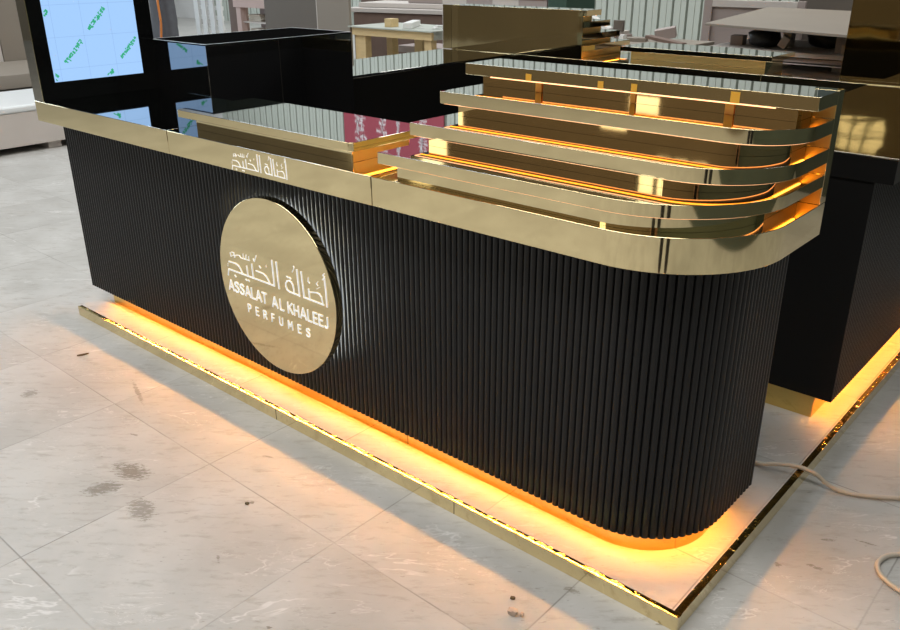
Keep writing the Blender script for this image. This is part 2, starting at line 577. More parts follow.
for x0, x1, z0, z1 in WINS:
    FW.box(xs[-1], x0, -4.8, -4.6, ZF, 7).box(x0, x1, -4.8, -4.6, ZF, z0).box(x0, x1, -4.8, -4.6, z1, 7)
    xs.append(x1)
FW.box(xs[-1], 3.6, -4.8, -4.6, ZF, 7)
struct('wall_front', FW, BROWNWALL)
for i, (x0, x1, z0, z1) in enumerate(WINS):
    wn_ = struct('window_%d' % (i + 2), MB().box(x0, x1, -4.72, -4.7, z0, z1), WINDOW_LIT)
    if i < 3:
        continue
    fr = MB()
    for k in range(4):
        x = x0 + (x1 - x0) * k / 3
        fr.box(x - 0.015, x + 0.015, -4.7, -4.65, z0, z1)
    for k in range(3):
        z = z0 + (z1 - z0) * k / 2
        fr.box(x0, x1, -4.7, -4.65, z - 0.015, z + 0.015)
    obj('window_bars', fr, DARKWALL, wn_)
CE = MB().box(-26, 3.6, -7.2, 14.4, 7.0, 7.1)
struct('ceiling', CE, CEIL)
BM = MB()
for x in range(-24, 4, 4):
    BM.box(x - 0.1, x + 0.1, -7, 14.2, 6.75, 7.0)
struct('trim_1', BM, CEIL)

# ------------------------------------------------------------------ kiosk platform
XL, XR, CX, CY = -3.92, -0.729, -2.34, 3.423
plat = thing('display_platform', 'low tiled platform edged with a polished gold rail, carrying the black and gold kiosk', 'platform', (-2.25, 3.4, ZF))
obj('tile_deck', MB().box(-3.86, -0.66, 1.64, 5.18, ZF + 0.0005, ZF + 0.008), PLATFORM_TILE, plat)


def rail(path, zt=0.037, wd=0.021, drop=0.003):
    """square rail; the outer half of its top leans inwards, the inner half is flat"""
    zb = ZF + 0.0005
    prof = [(0, zb), (0, zt), (wd * 0.5, zt - drop), (wd, zt - drop), (wd, zb)]
    n = len(path)
    vs = [(x, y, z) for d, z in prof for x, y in offset(path, d)]
    fs, ms = [], []
    for k in range(len(prof) - 1):
        for i in range(n - 1):
            fs.append((k * n + i, k * n + i + 1, (k + 1) * n + i + 1, (k + 1) * n + i))
            ms.append([0, 1, 2, 0][k])
    fs += [tuple(k * n for k in range(5)), tuple(k * n + n - 1 for k in range(4, -1, -1))]
    ms += [0, 0]
    return MB().add(vs, fs, ms)


rl = obj('edge_rail', rail([(-3.854, 1.630), (-0.6574, 1.630)]), [GOLD, RAIL_TOP, RAIL_MOTTLED], plat)
rr = obj('edge_rail', rail([(-0.6574, 1.6515), (-0.6574, 5.19)], drop=0.0008), [GOLD, RAIL_MOTTLED, RAIL_MOTTLED], plat)
for x in (-2.31, -1.42):
    obj('rail_joint', MB().box(x - 0.0012, x + 0.0012, 1.6294, 1.6302, ZF + 0.002, 0.034), SEAM, rl)

# ------------------------------------------------------------------ front counters
BB, BT = 0.094, 0.9136     # fluted body
TB, TT = 0.9136, 1.003     # gold top band
YB = 2.246
SEAMX = -1.775


def counter(left):
    if left:
        root = thing('display_counter', 'left black fluted counter with gold top band, under the lit screen and round gold logo', 'counter', (-2.85, 2.0, ZF), 'fluted counters')
        obj('plinth', MB().prism([(-3.861, 1.819), (-1.803, 1.819), (-1.803, 2.20), (-3.861, 2.20)], ZF + 0.008, BB, 0, 0, 0), PLINTH_GOLD, root)
        skin = flutes([(XL, YB), (XL, 1.7565), (SEAMX, 1.7565)])
        poly = skin + [(SEAMX, YB)]
        obj('fluted_body', MB().prism(poly, BB, BT), FLUTE, root)
        obj('top_band', MB().prism([(-3.978, 1.668), (-2.8805, 1.668), (-2.8805, YB), (-3.978, YB)], TB, TT, 1, 0, 2), [GOLD, MIRROR, BLACK], root, bevel=0.0015)
        obj('top_band', MB().prism([(-2.8785, 1.668), (SEAMX - 0.0015, 1.668), (SEAMX - 0.0015, YB), (-2.8785, YB)], TB, TT, 1, 0, 2), [GOLD, MIRROR, BLACK], root, bevel=0.0015)
        obj('under_light', MB().box(-3.75, SEAMX, 1.7750, 1.7753, BB - 0.0050, BB - 0.0005), LED_FLOOR, root)
        obj('added_light_baffle', MB().box(-3.80, SEAMX, 1.7676, 1.7754, BB - 0.0078, BB - 0.0072), BLACK, root)  # unseen lip added to block the strip's steep light on the deck
        obj('under_light', MB().box(-3.83, SEAMX, 1.7756, 1.7800, BB - 0.0050, BB - 0.0005), LED_BACK, root)
    else:
        root = thing('display_counter', 'right black fluted counter with a rounded front corner, under the gold lit tiers', 'counter', (-1.25, 2.0, ZF), 'fluted counters')
        pp = front_path(-1.800, -0.781, 1.819, 2.20, 0.225)
        obj('plinth', MB().prism(pp + [(-1.800, 2.20)], ZF + 0.008, BB), PLINTH_GOLD, root)
        path = front_path(SEAMX, XR - 0.0075, 1.7565, YB, 0.25, 28)
        obj('fluted_body', MB().prism(flutes(path) + [(SEAMX, YB)], BB, BT), FLUTE, root)
        bp = front_path(SEAMX + 0.0015, -0.6632, 1.668, YB, 0.322, 32)
        obj('top_band', MB().prism(bp + [(SEAMX + 0.0015, YB)], TB, TT, 1, 0, 2), [GOLD, GOLD, BLACK], root, bevel=0.0015, smooth=False)
        up_ = front_path(SEAMX, XR - 0.0105, 1.7595, 2.19, 0.247)
        obj('under_light', MB().ribbon(up_, 0.0155, 0.0158, BB - 0.005, BB - 0.0005), LED_FLOOR, root)
        obj('added_light_baffle', MB().ribbon(up_, 0.0081, 0.0159, BB - 0.0078, BB - 0.0072), BLACK, root)  # same added light-blocking lip, following the rounded corner
        obj('under_light', MB().ribbon(up_, 0.0161, 0.0205, BB - 0.005, BB - 0.0005), LED_BACK, root)
    return root


cl = counter(True)
cr = counter(False)
obj('seam', MB().box(SEAMX - 0.0015, SEAMX + 0.0015, 1.672, 2.24, TB + 0.001, TT - 0.001), SEAM, cr)
obj('seam', MB().box(-1.803, -1.800, 1.823, 2.19, ZF + 0.009, BB - 0.002), SEAM, cr)
obj('seam', MB().box(-2.8805, -2.8785, 1.672, 2.24, TB + 0.001, TT - 0.001), SEAM, cl)

# ------------------------------------------------------------------ lettering
SCRIPT = [(8, [(-2.0563, 0.6009), (-2.053, 0.557), (-2.0521, 0.5009)]), (3.5, [(-2.0561, 0.6201), (-2.0637, 0.6123), (-2.0556, 0.6083), (-2.0663, 0.596)]), (8, [(-2.1789, 0.5965), (-2.1756, 0.5478), (-2.1727, 0.5035)]), (6, [(-2.1727, 0.5035), (-2.1216, 0.5033), (-2.0693, 0.5025)]), (7, [(-2.1449, 0.5407), (-2.1424, 0.5035)]), (5, [(-2.139, 0.5323), (-2.1002, 0.5395), (-2.0875, 0.5375), (-2.0785, 0.5287), (-2.0728, 0.5035)]), (8, [(-2.2021, 0.5983), (-2.2001, 0.5541), (-2.1979, 0.5019)]), (6, [(-2.1978, 0.5032), (-2.2245, 0.5035), (-2.2524, 0.5035), (-2.2655, 0.508), (-2.2715, 0.519), (-2.2715, 0.531), (-2.2620, 0.5430), (-2.2500, 0.5470), (-2.2390, 0.5440), (-2.2310, 0.5345), (-2.2285, 0.5200), (-2.2281, 0.5041)]), (4.5, [(-2.2631, 0.5599), (-2.2548, 0.5576)]), (4.5, [(-2.2483, 0.5592), (-2.2402, 0.5562)]), (3, [(-2.2201, 0.6084), (-2.2159, 0.6044), (-2.222, 0.5936), (-2.2281, 0.5851)]), (3.5, [(-2.1418, 0.5854), (-2.1445, 0.5705), (-2.1376, 0.5656)]), (2.5, [(-2.0924, 0.5822), (-2.101, 0.5735), (-2.094, 0.5672)]), (2.5, [(-2.1005, 0.5541), (-2.0858, 0.5627)]), (8, [(-2.3167, 0.6), (-2.3151, 0.5484), (-2.313, 0.5017)]), (8, [(-2.3414, 0.6006), (-2.3402, 0.5551), (-2.3393, 0.5064)]), (6, [(-2.3393, 0.5045), (-2.3744, 0.5045), (-2.4665, 0.504), (-2.5366, 0.5036), (-2.6181, 0.503), (-2.6263, 0.4778)]), (5, [(-2.4429, 0.5381), (-2.4034, 0.5371), (-2.3854, 0.5309), (-2.3754, 0.5209), (-2.3656, 0.5071)]), (5, [(-2.4205, 0.5617), (-2.4142, 0.5559)]), (2, [(-2.3792, 0.5745), (-2.3781, 0.5665)]), (7, [(-2.466, 0.5575), (-2.4644, 0.5045)]), (7, [(-2.4991, 0.5418), (-2.4972, 0.5039)]), (5.5, [(-2.6116, 0.5355), (-2.5700, 0.5368), (-2.5530, 0.5320), (-2.543, 0.5235), (-2.5302, 0.5044)]), (1.8, [(-2.6194, 0.527), (-2.6208, 0.5145)]), (5, [(-2.5831, 0.4862), (-2.5768, 0.4812)]), (5, [(-2.5136, 0.4871), (-2.5075, 0.484)]), (5, [(-2.4987, 0.487), (-2.4927, 0.4837)]), (4, [(-2.4541, 0.5818), (-2.4474, 0.5735), (-2.4334, 0.5986)]), (4, [(-2.598, 0.5734), (-2.5942, 0.5596)]), (3, [(-2.5887, 0.5781), (-2.576, 0.5783), (-2.5747, 0.5693), (-2.5894, 0.5625)]), (3, [(-2.5738, 0.5788), (-2.5685, 0.5614)]), (3, [(-2.5729, 0.5604), (-2.5602, 0.5726), (-2.54, 0.5758), (-2.5318, 0.5685), (-2.5215, 0.5682), (-2.4783, 0.5695)]), (3, [(-2.515, 0.5867), (-2.5149, 0.5705)]), (3, [(-2.4957, 0.5872), (-2.5007, 0.5696)]), (3, [(-2.481, 0.5853), (-2.4802, 0.5698)])]
GLY = {
    'A': (0.74, [[(0, 0), (0.37, 1), (0.74, 0)], [(0.14, 0.3), (0.6, 0.3)]]),
    'S': (0.62, [[(0.58, 0.84), (0.5, 0.95), (0.32, 1), (0.12, 0.93), (0.05, 0.76), (0.12, 0.62), (0.45, 0.46), (0.57, 0.33), (0.55, 0.13), (0.4, 0.02), (0.22, 0), (0.06, 0.07), (0, 0.2)]]),
    'L': (0.5, [[(0.03, 1), (0.03, 0), (0.5, 0)]]),
    'T': (0.62, [[(0, 1), (0.62, 1)], [(0.31, 1), (0.31, 0)]]),
    'K': (0.62, [[(0.03, 0), (0.03, 1)], [(0.58, 1), (0.05, 0.45)], [(0.2, 0.6), (0.62, 0)]]),
    'H': (0.66, [[(0.03, 0), (0.03, 1)], [(0.63, 0), (0.63, 1)], [(0.03, 0.5), (0.63, 0.5)]]),
    'E': (0.5, [[(0.5, 1), (0.03, 1), (0.03, 0), (0.5, 0)], [(0.03, 0.52), (0.44, 0.52)]]),
    'J': (0.42, [[(0.39, 1), (0.39, 0.2), (0.3, 0.03), (0.14, 0.0), (0.02, 0.08)]]),
    'P': (0.55, [[(0.03, 0), (0.03, 1), (0.35, 1), (0.5, 0.9), (0.54, 0.74), (0.5, 0.58), (0.35, 0.47), (0.03, 0.47)]]),
    'R': (0.58, [[(0.03, 0), (0.03, 1), (0.35, 1), (0.5, 0.9), (0.54, 0.74), (0.5, 0.58), (0.35, 0.47), (0.03, 0.47)], [(0.3, 0.47), (0.58, 0)]]),
    'F': (0.48, [[(0.03, 0), (0.03, 1), (0.48, 1)], [(0.03, 0.52), (0.42, 0.52)]]),
    'U': (0.62, [[(0.03, 1), (0.03, 0.28), (0.1, 0.08), (0.31, 0), (0.52, 0.08), (0.59, 0.28), (0.59, 1)]]),
    'M': (0.8, [[(0.03, 0), (0.08, 1), (0.4, 0.35), (0.72, 1), (0.77, 0)]]),
}


def write(parent, text, x0, x1, zb, h, wd, y0, y1):
    ws = [GLY[c][0] * h for c in text]
    gap = (x1 - x0 - sum(ws)) / max(1, len(text) - 1)
    x = x0
    for c, wc in zip(text, ws):
        mb = MB()
        for ln in GLY[c][1]:
            mb.stroke([(x + a * h, zb + b * h) for a, b in ln], wd, y0, y1)
        obj('letter', mb, LETTER, parent)
        x += wc + gap


# lit round sign on the front
SXc, SZc, SR = -2.342, 0.495, 0.332
sg = thing('round_logo_sign', 'round brushed gold sign with white Arabic and Latin lettering, backlit on the black fluted front', 'sign', (SXc, 1.72, SZc))
dk = obj('sign_disc', MB().disc(SXc, SZc, SR, 1.700, 1.732, 128, 0, 0), GOLD, sg, bevel=0.002)
for k, (lo, hi) in enumerate(((0, 14), (14, 15), (15, 27), (27, 28), (28, 99))):
    lm = MB()
    for wd, pts in SCRIPT[lo:hi]:
        lm.stroke(pts, wd * 0.86 / 1000.0, 1.6975, 1.7005)
    lt = obj('script_word', lm, LETTER, dk)
    lt['label'] = 'raised white Arabic script'
write(dk, 'ASSALAT', -2.629, -2.395, 0.4185, 0.040, 0.0060, 1.6975, 1.7005)
write(dk, 'AL', -2.361, -2.296, 0.4185, 0.040, 0.0060, 1.6975, 1.7005)
write(dk, 'KHALEEJ', -2.271, -2.054, 0.4185, 0.040, 0.0060, 1.6975, 1.7005)
write(dk, 'PERFUMES', -2.518, -2.156, 0.354, 0.0315, 0.0042, 1.6975, 1.7005)
obj('halo_light', MB().ring(SXc, SZc, SR - 0.035, SR - 0.022, 1.733, 1.741), LED_WHITE, sg)
for a in (0.8, 2.3, 3.9, 5.4):
    obj('spacer', MB().obox((SXc + 0.2 * math.cos(a), 1.7405, SZc + 0.2 * math.sin(a)), (0.02, 0.016, 0.02)), BLACK, sg)
# small lettering on the gold band
for lo, hi in ((0, 14), (14, 15), (15, 27), (27, 28), (28, 99)):
  lm = MB()
  for wd, pts in SCRIPT[lo:hi]:
    lm.stroke([(-2.325 + (x + 2.339) * 0.53, 0.931 + (z - 0.502) * 0.58) for x, z in pts], wd * 0.55 / 1000.0, 1.6665, 1.6685)
  lt = obj('band_lettering', lm, LETTER, cl)
  lt['label'] = 'small white Arabic script on the gold band'

# ------------------------------------------------------------------ gold tiers
TIERS = [  # z bottom, z top, front Y, corner radius
    (1.0500, 1.0825, 1.658, 0.325), (1.1130, 1.1500, 1.787, 0.235), (1.1870, 1.2230, 1.932, 0.17), (1.2580, 1.2915, 2.072, 0.0)]
TX1 = -0.6635
LEFT = (-1.733, -1.726, -1.735, -1.752)
INS = 0.045
INF = 0.034


def tier_unit():
    root = thing('tiered_display_stand', 'four stepped gold shelves with amber lights on the right front counter', 'display stand', (-1.2, 2.0, TT), 'tiered stands')
    zprev = TT
    for k, (z0, z1, yf, r) in enumerate(TIERS):
        TX0 = LEFT[k]
        sp_ = front_path(TX0, TX1, yf, YB - 0.0405, r, 24)
        rp = front_path(TX0 + INS, TX1 - INS - 0.012, yf + INF, YB - 0.006, max(0, r - INF), 20)
        obj('riser', MB().prism(rp + [(TX0 + INS, YB - 0.006)], zprev + 0.0004, z0, 0, 0, 0), BRONZE if k else GOLD, root)
        poly = sp_ + [(TX1 - 0.0605, YB - 0.0405), (TX1 - 0.0605, YB - 0.003), (TX0, YB - 0.003)]
        obj('shelf', MB().prism(poly, z0, z1, 1, 0, 2), [GOLD, MIRROR, BLACK], root, bevel=0.0009)  # underside coloured black to stand in for the dark reflection beneath the shelf
        bp_ = front_path(TX0 + 0.014, TX1 - INS - 0.0115, yf + INF - 0.0005, YB - 0.05, max(0, r - INF), 20)[:-1]
        obj('light_strip', MB().ribbon(bp_, -0.003, 0.0, z0 - 0.0028, z0 - 0.0004), LED_SHELF, root)
        if k == 3:
            obj('lip_light', MB().ribbon([(TX0 + 0.10, yf), (-0.765, yf)], 0.0004, 0.004, z0 - 0.0030, z0 - 0.0003), LED_PINK, root)
        else:
            lp = [(TX0 + 0.012, yf + INF - 0.004), (TX0 + 0.012, yf + 0.006)] + front_path(TX0 + 0.012, TX1 - 0.006, yf + 0.006, YB - 0.05, max(0, r - 0.006), 24)[1:]
            obj('lip_light', MB().ribbon(lp, 0.0, 0.0025, z0 - 0.0020, z0 - 0.0003), LED_PINK, root)
        obj('side_light', MB().box(TX0 + INS - 0.0035, TX0 + INS - 0.0005, yf + 0.06, YB - 0.02, z0 - 0.0030, z0 - 0.0004), LED_SIDE, root)
        xs_ = TX1 - INS - 0.0115
        obj('side_light', MB().box(xs_, xs_ + 0.003, yf + max(r, 0.06), YB - 0.05, z0 - 0.0030, z0 - 0.0004), LED_SIDE, root)
        obj('side_glow_sheet', MB().box(TX0 + INS - 0.0003, TX0 + INS + 0.0001, yf + INF + 0.002, YB - 0.008, zprev + 0.0006, z0 - 0.0002), GOLD_SATIN, root)  # thin sheet added over the riser side to catch the amber glow
        obj('side_glow_sheet', MB().box(xs_ - 0.0005, xs_ - 0.0001, yf + max(r, 0.06) + 0.002, YB - 0.045, zprev + 0.0006, z0 - 0.0002), GOLD_SATIN, root)
        zprev = z1
    obj('end_post', MB().box(-0.722, TX1, YB - 0.04, YB, TT + 0.0005, 1.292), GOLD, root, bevel=0.0008)
    for z0, z1 in ((TT, 1.0500), (1.0825, 1.1130), (1.1500, 1.1870), (1.2230, 1.2580)):
        obj('post_glow_sheet', MB().box(-0.7215, TX1 - 0.0012, YB - 0.0404, YB - 0.0401, z0 + 0.001, z1 - 0.001), GOLD_SATIN, root)  # sheets added on the post face to pick up the amber light
    obj('back_panel', MB().box(-1.732, -0.7225, YB - 0.0025, YB, TT + 0.0005, 1.290), GOLD_WAVY, root)
    # amber tape pieces that hold the light strip of the top shelf
    z0, z1, yf, r = TIERS[3]
    for x, wd, b, t in ((-1.517, 0.020, 0.0, 0.020), (-1.268, 0.018, 0.0, 0.020), (-1.163, 0.018, 0.0, 0.022), (-0.881, 0.024, 0.0, 0.0275)):
        obj('tape', MB().box(x, x + wd, yf - 0.0008, yf, z0 + b, z0 + t), TAPE, root)
    for x, wd in ((-1.502, 0.022), (-1.180, 0.016), (-0.905, 0.024)):
        obj('tape', MB().box(x, x + wd, yf + INF - 0.0042, yf + INF - 0.0034, 1.2235, z0 - 0.0005), TAPE, root)
    return root


tu = tier_unit()


def low_box():
    x0, x1, yf, yb, z0, z1 = -2.855, -1.895, 1.703, 2.06, 1.052, 1.079
    root = thing('display_riser', 'low gold box with a mirrored top, on the left front counter beside the gold tiers', 'display stand', (-2.37, 1.9, TT), 'mirror topped boxes')
    c = 0.012
    poly = [(x0 + c, yf), (x1 - c, yf), (x1, yf + c), (x1, yb), (x0, yb), (x0, yf + c)]
    obj('top_slab', MB().prism(poly, z0, z1, 1, 0, 0), [GOLD, MIRROR], root, bevel=0.0012)
    obj('riser', MB().box(x0 + 0.05, x1 - 0.05, yf + 0.05, yb - 0.05, TT + 0.0004, z0), GOLD, root)
    obj('light_strip', MB().box(x0 + 0.05, x1 - 0.05, yf + 0.0470, yf + 0.0495, z0 - 0.0028, z0 - 0.0004), LED_SHELF, root)
    obj('light_strip', MB().box(x0 + 0.05, x1 - 0.05, yb - 0.0495, yb - 0.0470, z0 - 0.0028, z0 - 0.0004), LED_SIDE, root)
    obj('side_light', MB().box(x1 - 0.0495, x1 - 0.0465, yf + 0.052, yb - 0.052, z0 - 0.0030, z0 - 0.0004), LED_SIDE, root)
    obj('back_glow_sheet', MB().box(x0 + 0.052, x1 - 0.052, yb - 0.0499, yb - 0.0496, TT + 0.0008, z0 - 0.0002), GOLD_SATIN, root)  # added over the riser back so the strip light shows on it
    obj('side_glow_sheet', MB().box(x1 - 0.0499, x1 - 0.0496, yf + 0.052, yb - 0.052, TT + 0.0008, z0 - 0.0002), GOLD_SATIN, root)  # likewise added on the right side to show the glow
    return root


lb = low_box()

# ------------------------------------------------------------------ screen, tall block, side and rear counters
scn = thing('display_screen', 'lit pale blue screen with green printed film at the left counter end', 'screen', (-3.93, 1.96, TT))
HB = MB().box(-3.978, -3.893, 1.669, 2.25, TT + 0.0004, 1.92)
obj('housing', HB, DARK_MIRROR, scn, bevel=0.002)
FBZ = MB()
y0, y1, z0, z1 = 1.735, 2.172, 1.084, 1.864
FBZ.box(-3.893, -3.885, 1.669, y0, TT + 0.001, 1.92).box(-3.893, -3.885, y1, 2.25, TT + 0.001, 1.92).box(-3.893, -3.885, y0, y1, TT + 0.001, z0).box(-3.893, -3.885, y0, y1, z1, 1.92)
obj('bezel', FBZ, BEZEL, scn)
obj('bezel_trim', MB().box(-3.888, -3.8835, 1.6675, 1.6700, TT + 0.001, 1.92), GOLD, scn)
pn = obj('lit_panel', MB().box(-3.892, -3.887, y0, y1, z0, z1), SCREEN, scn)
fl = MB()
for y in (1.771, 1.907, 2.043):
    fl.box(-3.8869, -3.8866, y - 0.0007, y + 0.0007, z0, z1)
for i in range(6):
    z = 1.1375 + 0.1362 * i
    if z < z1:
        fl.box(-3.8869, -3.8866, y0, y1, z - 0.0007, z + 0.0007)
obj('film_seams', fl, FILM_LINE, pn)
rg = random.Random(5)


def film_word(yc, zc, n=9):
    """a slanted row of small square printed signs"""
    gr = MB()
    d = 0.7071
    for i in range(n):
        s = (i - (n - 1) / 2) * 0.0142
        for k in range(5):
            a, b = rg.uniform(-0.0055, 0.0055), rg.uniform(-0.008, 0.008)
            l = rg.uniform(0.004, 0.007)
            if k % 2:
                q = [(s + a, b - l), (s + a + 0.0050, b - l), (s + a + 0.0050, b + l), (s + a, b + l)]
            else:
                q = [(s - l, b), (s + l, b), (s + l, b + 0.0050), (s - l, b + 0.0050)]
            pts = [(yc + (u - v) * d, zc + (u + v) * d) for u, v in q]
            pts = [(y, z) for y, z in pts if y0 + 0.001 < y < y1 - 0.001 and z > z0 + 0.001]
            if len(pts) == 4:
                x = -3.8866 + 0.00004 * k
                gr.add([(x, y, z) for y, z in pts] + [(x - 0.0002, y, z) for y, z in pts], [(0, 1, 2, 3), (7, 6, 5, 4), (0, 4, 5, 1), (1, 5, 6, 2), (2, 6, 7, 3), (3, 7, 4, 0)])
    obj('film_print', gr, FILM_GREEN, pn)


for (yc, zc) in ((1.9785, 1.3415), (1.8455, 1.2055), (2.115, 1.206), (1.712, 1.342), (1.9785, 1.0695), (1.712, 1.0695), (1.8455, 1.4775), (2.115, 1.478), (1.9785, 1.6135), (1.8455, 1.7495), (2.115, 1.75), (1.712, 1.6135)):
    film_word(yc, zc)

blk = thing('tall_cabinet', 'tall glossy black cabinet behind the lit screen, reflecting it in its front', 'cabinet', (-3.68, 2.7, ZF))
obj('carcass', MB().box(-3.925, -3.4455, 2.2475, 3.140, ZF + 0.0085, 1.229), BLACK_GLOSS, blk, bevel=0.0012)
obj('top_panel', MB().box(-3.926, -3.4445, 2.2465, 3.141, 1.2292, 1.234), DEEP_BLACK, blk, bevel=0.0008)
obj('edge_highlight', MB().ribbon([(-3.9265, 2.2465), (-3.4440, 2.2465), (-3.4440, 3.141), (-3.9265, 3.141), (-3.9265, 2.25)], -0.0003, 0.007, 1.2341, 1.2350), EDGE_GLINT, blk)  # bright strip standing in for the highlight along the top edges
sl = MB()
sl.box(-3.4457, -3.4452, 2.66, 2.662, 0.05, 1.228)
obj('panel_seam', sl, SEAM, blk)

lc = thing('side_counter', 'black side counter with a mirrored top, running back from behind the tall black cabinet', 'counter', (-3.78, 3.9, ZF))
obj('carcass', MB().box(-4.02, -3.50, 3.1415, 4.597, ZF + 0.0085, 0.985), BLACK, lc)
obj('counter_top', MB().box(-4.085, -3.497, 3.1415, 4.598, 0.9853, 1.0), MIRROR, lc, bevel=0.0012)

rc = thing('side_counter', 'black side counter on a gold plinth, across the entrance gap at the right', 'counter', (-0.95, 3.8, ZF))
obj('plinth', MB().box(-1.20, -0.786, 2.949, 4.56, ZF + 0.0085, BB), PLINTH_GOLD, rc)
fpth = [(-0.727, 2.93), (-0.727, 4.597)]
fp = flutes(fpth)
obj('fluted_body', MB().prism(fp + [(-1.25, 4.597), (-1.25, 2.93)], BB, 0.914), FLUTE, rc)
obj('front_panel', MB().box(-1.252, -0.7205, 2.926, 2.9298, BB, 0.914), BLACK, rc)
obj('top_band', MB().box(-1.254, -0.6632, 2.920, 4.597, 0.9143, 0.994), BLACK, rc)
obj('counter_top', MB().box(-1.256, -0.6612, 2.918, 4.597, 0.9943, 1.0), DARK_MIRROR, rc, bevel=0.0012)
obj('under_light', MB().box(-0.7443, -0.744, 2.96, 4.56, BB - 0.005, BB - 0.0005), LED_FLOOR, rc)
obj('added_light_baffle', MB().box(-0.7445, -0.7360, 2.94, 4.57, BB - 0.0078, BB - 0.0072), BLACK, rc)  # unseen lip added under the strip to cut its downward light
obj('under_light', MB().box(-0.749, -0.7446, 2.96, 4.56, BB - 0.0050, BB - 0.0005), LED_BACK, rc)

# rear side of the kiosk: the same pieces turned round
rear_l = turned_copy(cl, CX, CY, 'rear counter under the gold mirror panel at the right edge')
rear_r = turned_copy(cr, CX, CY, 'rear counter carrying the far gold mirror tiers behind the black interior')
for r in (rear_l, rear_r):
    del r['group']
for ch in list(rear_l.children):
    if ch.name.startswith('band_lettering'):
        bpy.data.objects.remove(ch)
tier_b = turned_copy(tu, CX, CY, 'far tiered stand on the rear counter showing its gold mirror back panel')
box_b = turned_copy(lb, CX, CY, 'far low box with a mirrored top and amber glow, right of the gold mirror panel')

# the far stand reaches a little further left; its wing is placed in the stand's own turned frame
wg = MB().box(2 * CX + 4.018, 2 * CX + 4.095, 2 * CY - 4.62, 2 * CY - 4.5995, TT + 0.0005, 1.292)
wo = obj('panel_wing', wg, GOLD_WAVY, tu)
wo.parent = tier_b
rp = thing('mirror_panel', 'upright gold mirror panel at the right edge, standing on the rear counter', 'panel', (-1.05, 4.76, TT))
obj('mirror_sheet', MB().box(-1.432, -0.70, 4.72, 4.7255, TT + 0.0005, 1.78), PANEL_MIRROR, rp, bevel=0.0008)
obj('panel_body', MB().box(-1.430, -0.702, 4.7258, 4.80, TT + 0.0005, 1.778), BLACK, rp)

# ------------------------------------------------------------------ loose things on the floor
cb = MB()
P = [(-0.93, 2.54, 0.010), (-0.811, 2.498, 0.012), (-0.74, 2.50, 0.034), (-0.69, 2.503, 0.047), (-0.66, 2.506, 0.0485), (-0.62, 2.515, 0.038), (-0.585, 2.525, 0.012), (-0.544, 2.536, -0.003), (-0.48, 2.56, -0.004), (-0.386, 2.622, -0.004), (-0.25, 2.74, -0.004), (-0.05, 2.84, -0.004), (0.18, 2.80, -0.004), (0.30, 2.62, -0.004), (0.22, 2.42, -0.004), (0.02, 2.33, -0.004), (-0.15, 2.36, -0.004), (-0.26, 2.35, -0.004), (-0.325, 2.31, -0.004), (-0.345, 2.25, -0.004), (-0.325, 2.20, -0.004), (-0.27, 2.165, -0.004), (-0.17, 2.14, -0.004), (0.0, 2.13, -0.004), (0.3, 2.17, -0.004)]


def smooth_path(P, k=6):
    P = [Vector(p) for p in P]
    out = []
    for i in range(len(P) - 1):
        p0, p1, p2, p3 = P[max(i - 1, 0)], P[i], P[i + 1], P[min(i + 2, len(P) - 1)]
        for j in range(k):
            t = j / k
            out.append(0.5 * ((2 * p1) + (p2 - p0) * t + (2 * p0 - 5 * p1 + 4 * p2 - p3) * t * t + (3 * p1 - p0 - 3 * p2 + p3) * t ** 3))
    out.append(P[-1])
    return out


cb.tube(smooth_path(P), 0.0075, 8)
tag(obj('power_cable', cb, CABLE, loc=(-0.3, 2.5, ZF), smooth=True), 'beige power cable crossing the gold rail and looping over the floor tiles at the right', 'cable')


def pebble(name, c, size, m, label, cat, seed, rz=0.3):
    rg = random.Random(seed)
    bm = bmesh.new()
    bmesh.ops.create_icosphere(bm, subdivisions=2, radius=1)
    for v in bm.verts:
        q = Vector((round(v.co.x * 1.4) / 1.4, round(v.co.y * 1.4) / 1.4, v.co.z))
        v.co = v.co.lerp(q, 0.6) * (1 + rg.uniform(-0.15, 0.15))
    zmin = min(v.co.z for v in bm.verts) * size[2]
    R = Matrix.Rotation(rz, 3, 'Z')
    mb = MB()
    vs = [R @ Vector((v.co.x * size[0], v.co.y * size[1], v.co.z * size[2])) + Vector((c[0], c[1], ZF + 0.0002 - zmin)) for v in bm.verts]
    mb.add(vs, [[v.index for v in f.verts] for f in bm.faces])
    bm.free()
    return tag(obj(name, mb, m, loc=(c[0], c[1], ZF)), label, cat)


pebble('plaster_chunk', (-1.018, 1.405), (0.016, 0.012, 0.010), STONE, 'largest broken plaster chunk on the floor tiles, in front of the gold rail', 'rubble', 3)
pebble('plaster_chip', (-1.052, 1.450), (0.008, 0.006, 0.005), DIRT, 'small dark chip on the floor just behind the plaster chunk', 'rubble', 4)
pebble('plaster_crumb', (-0.995, 1.415), (0.005, 0.008, 0.006), STONE, 'pale crumb touching the plaster chunk on the floor', 'rubble', 6)
pebble('wood_splinter', (-3.406, 1.420), (0.030, 0.006, 0.004), DIRT, 'brown splinter on the floor near the left end of the gold rail', 'rubble', 5, rz=1.25)
pebble('dirt_lump', (-1.955, 1.235), (0.008, 0.006, 0.004), DIRT, 'dark dirt crumb on the floor in front of the middle of the rail', 'rubble', 8)

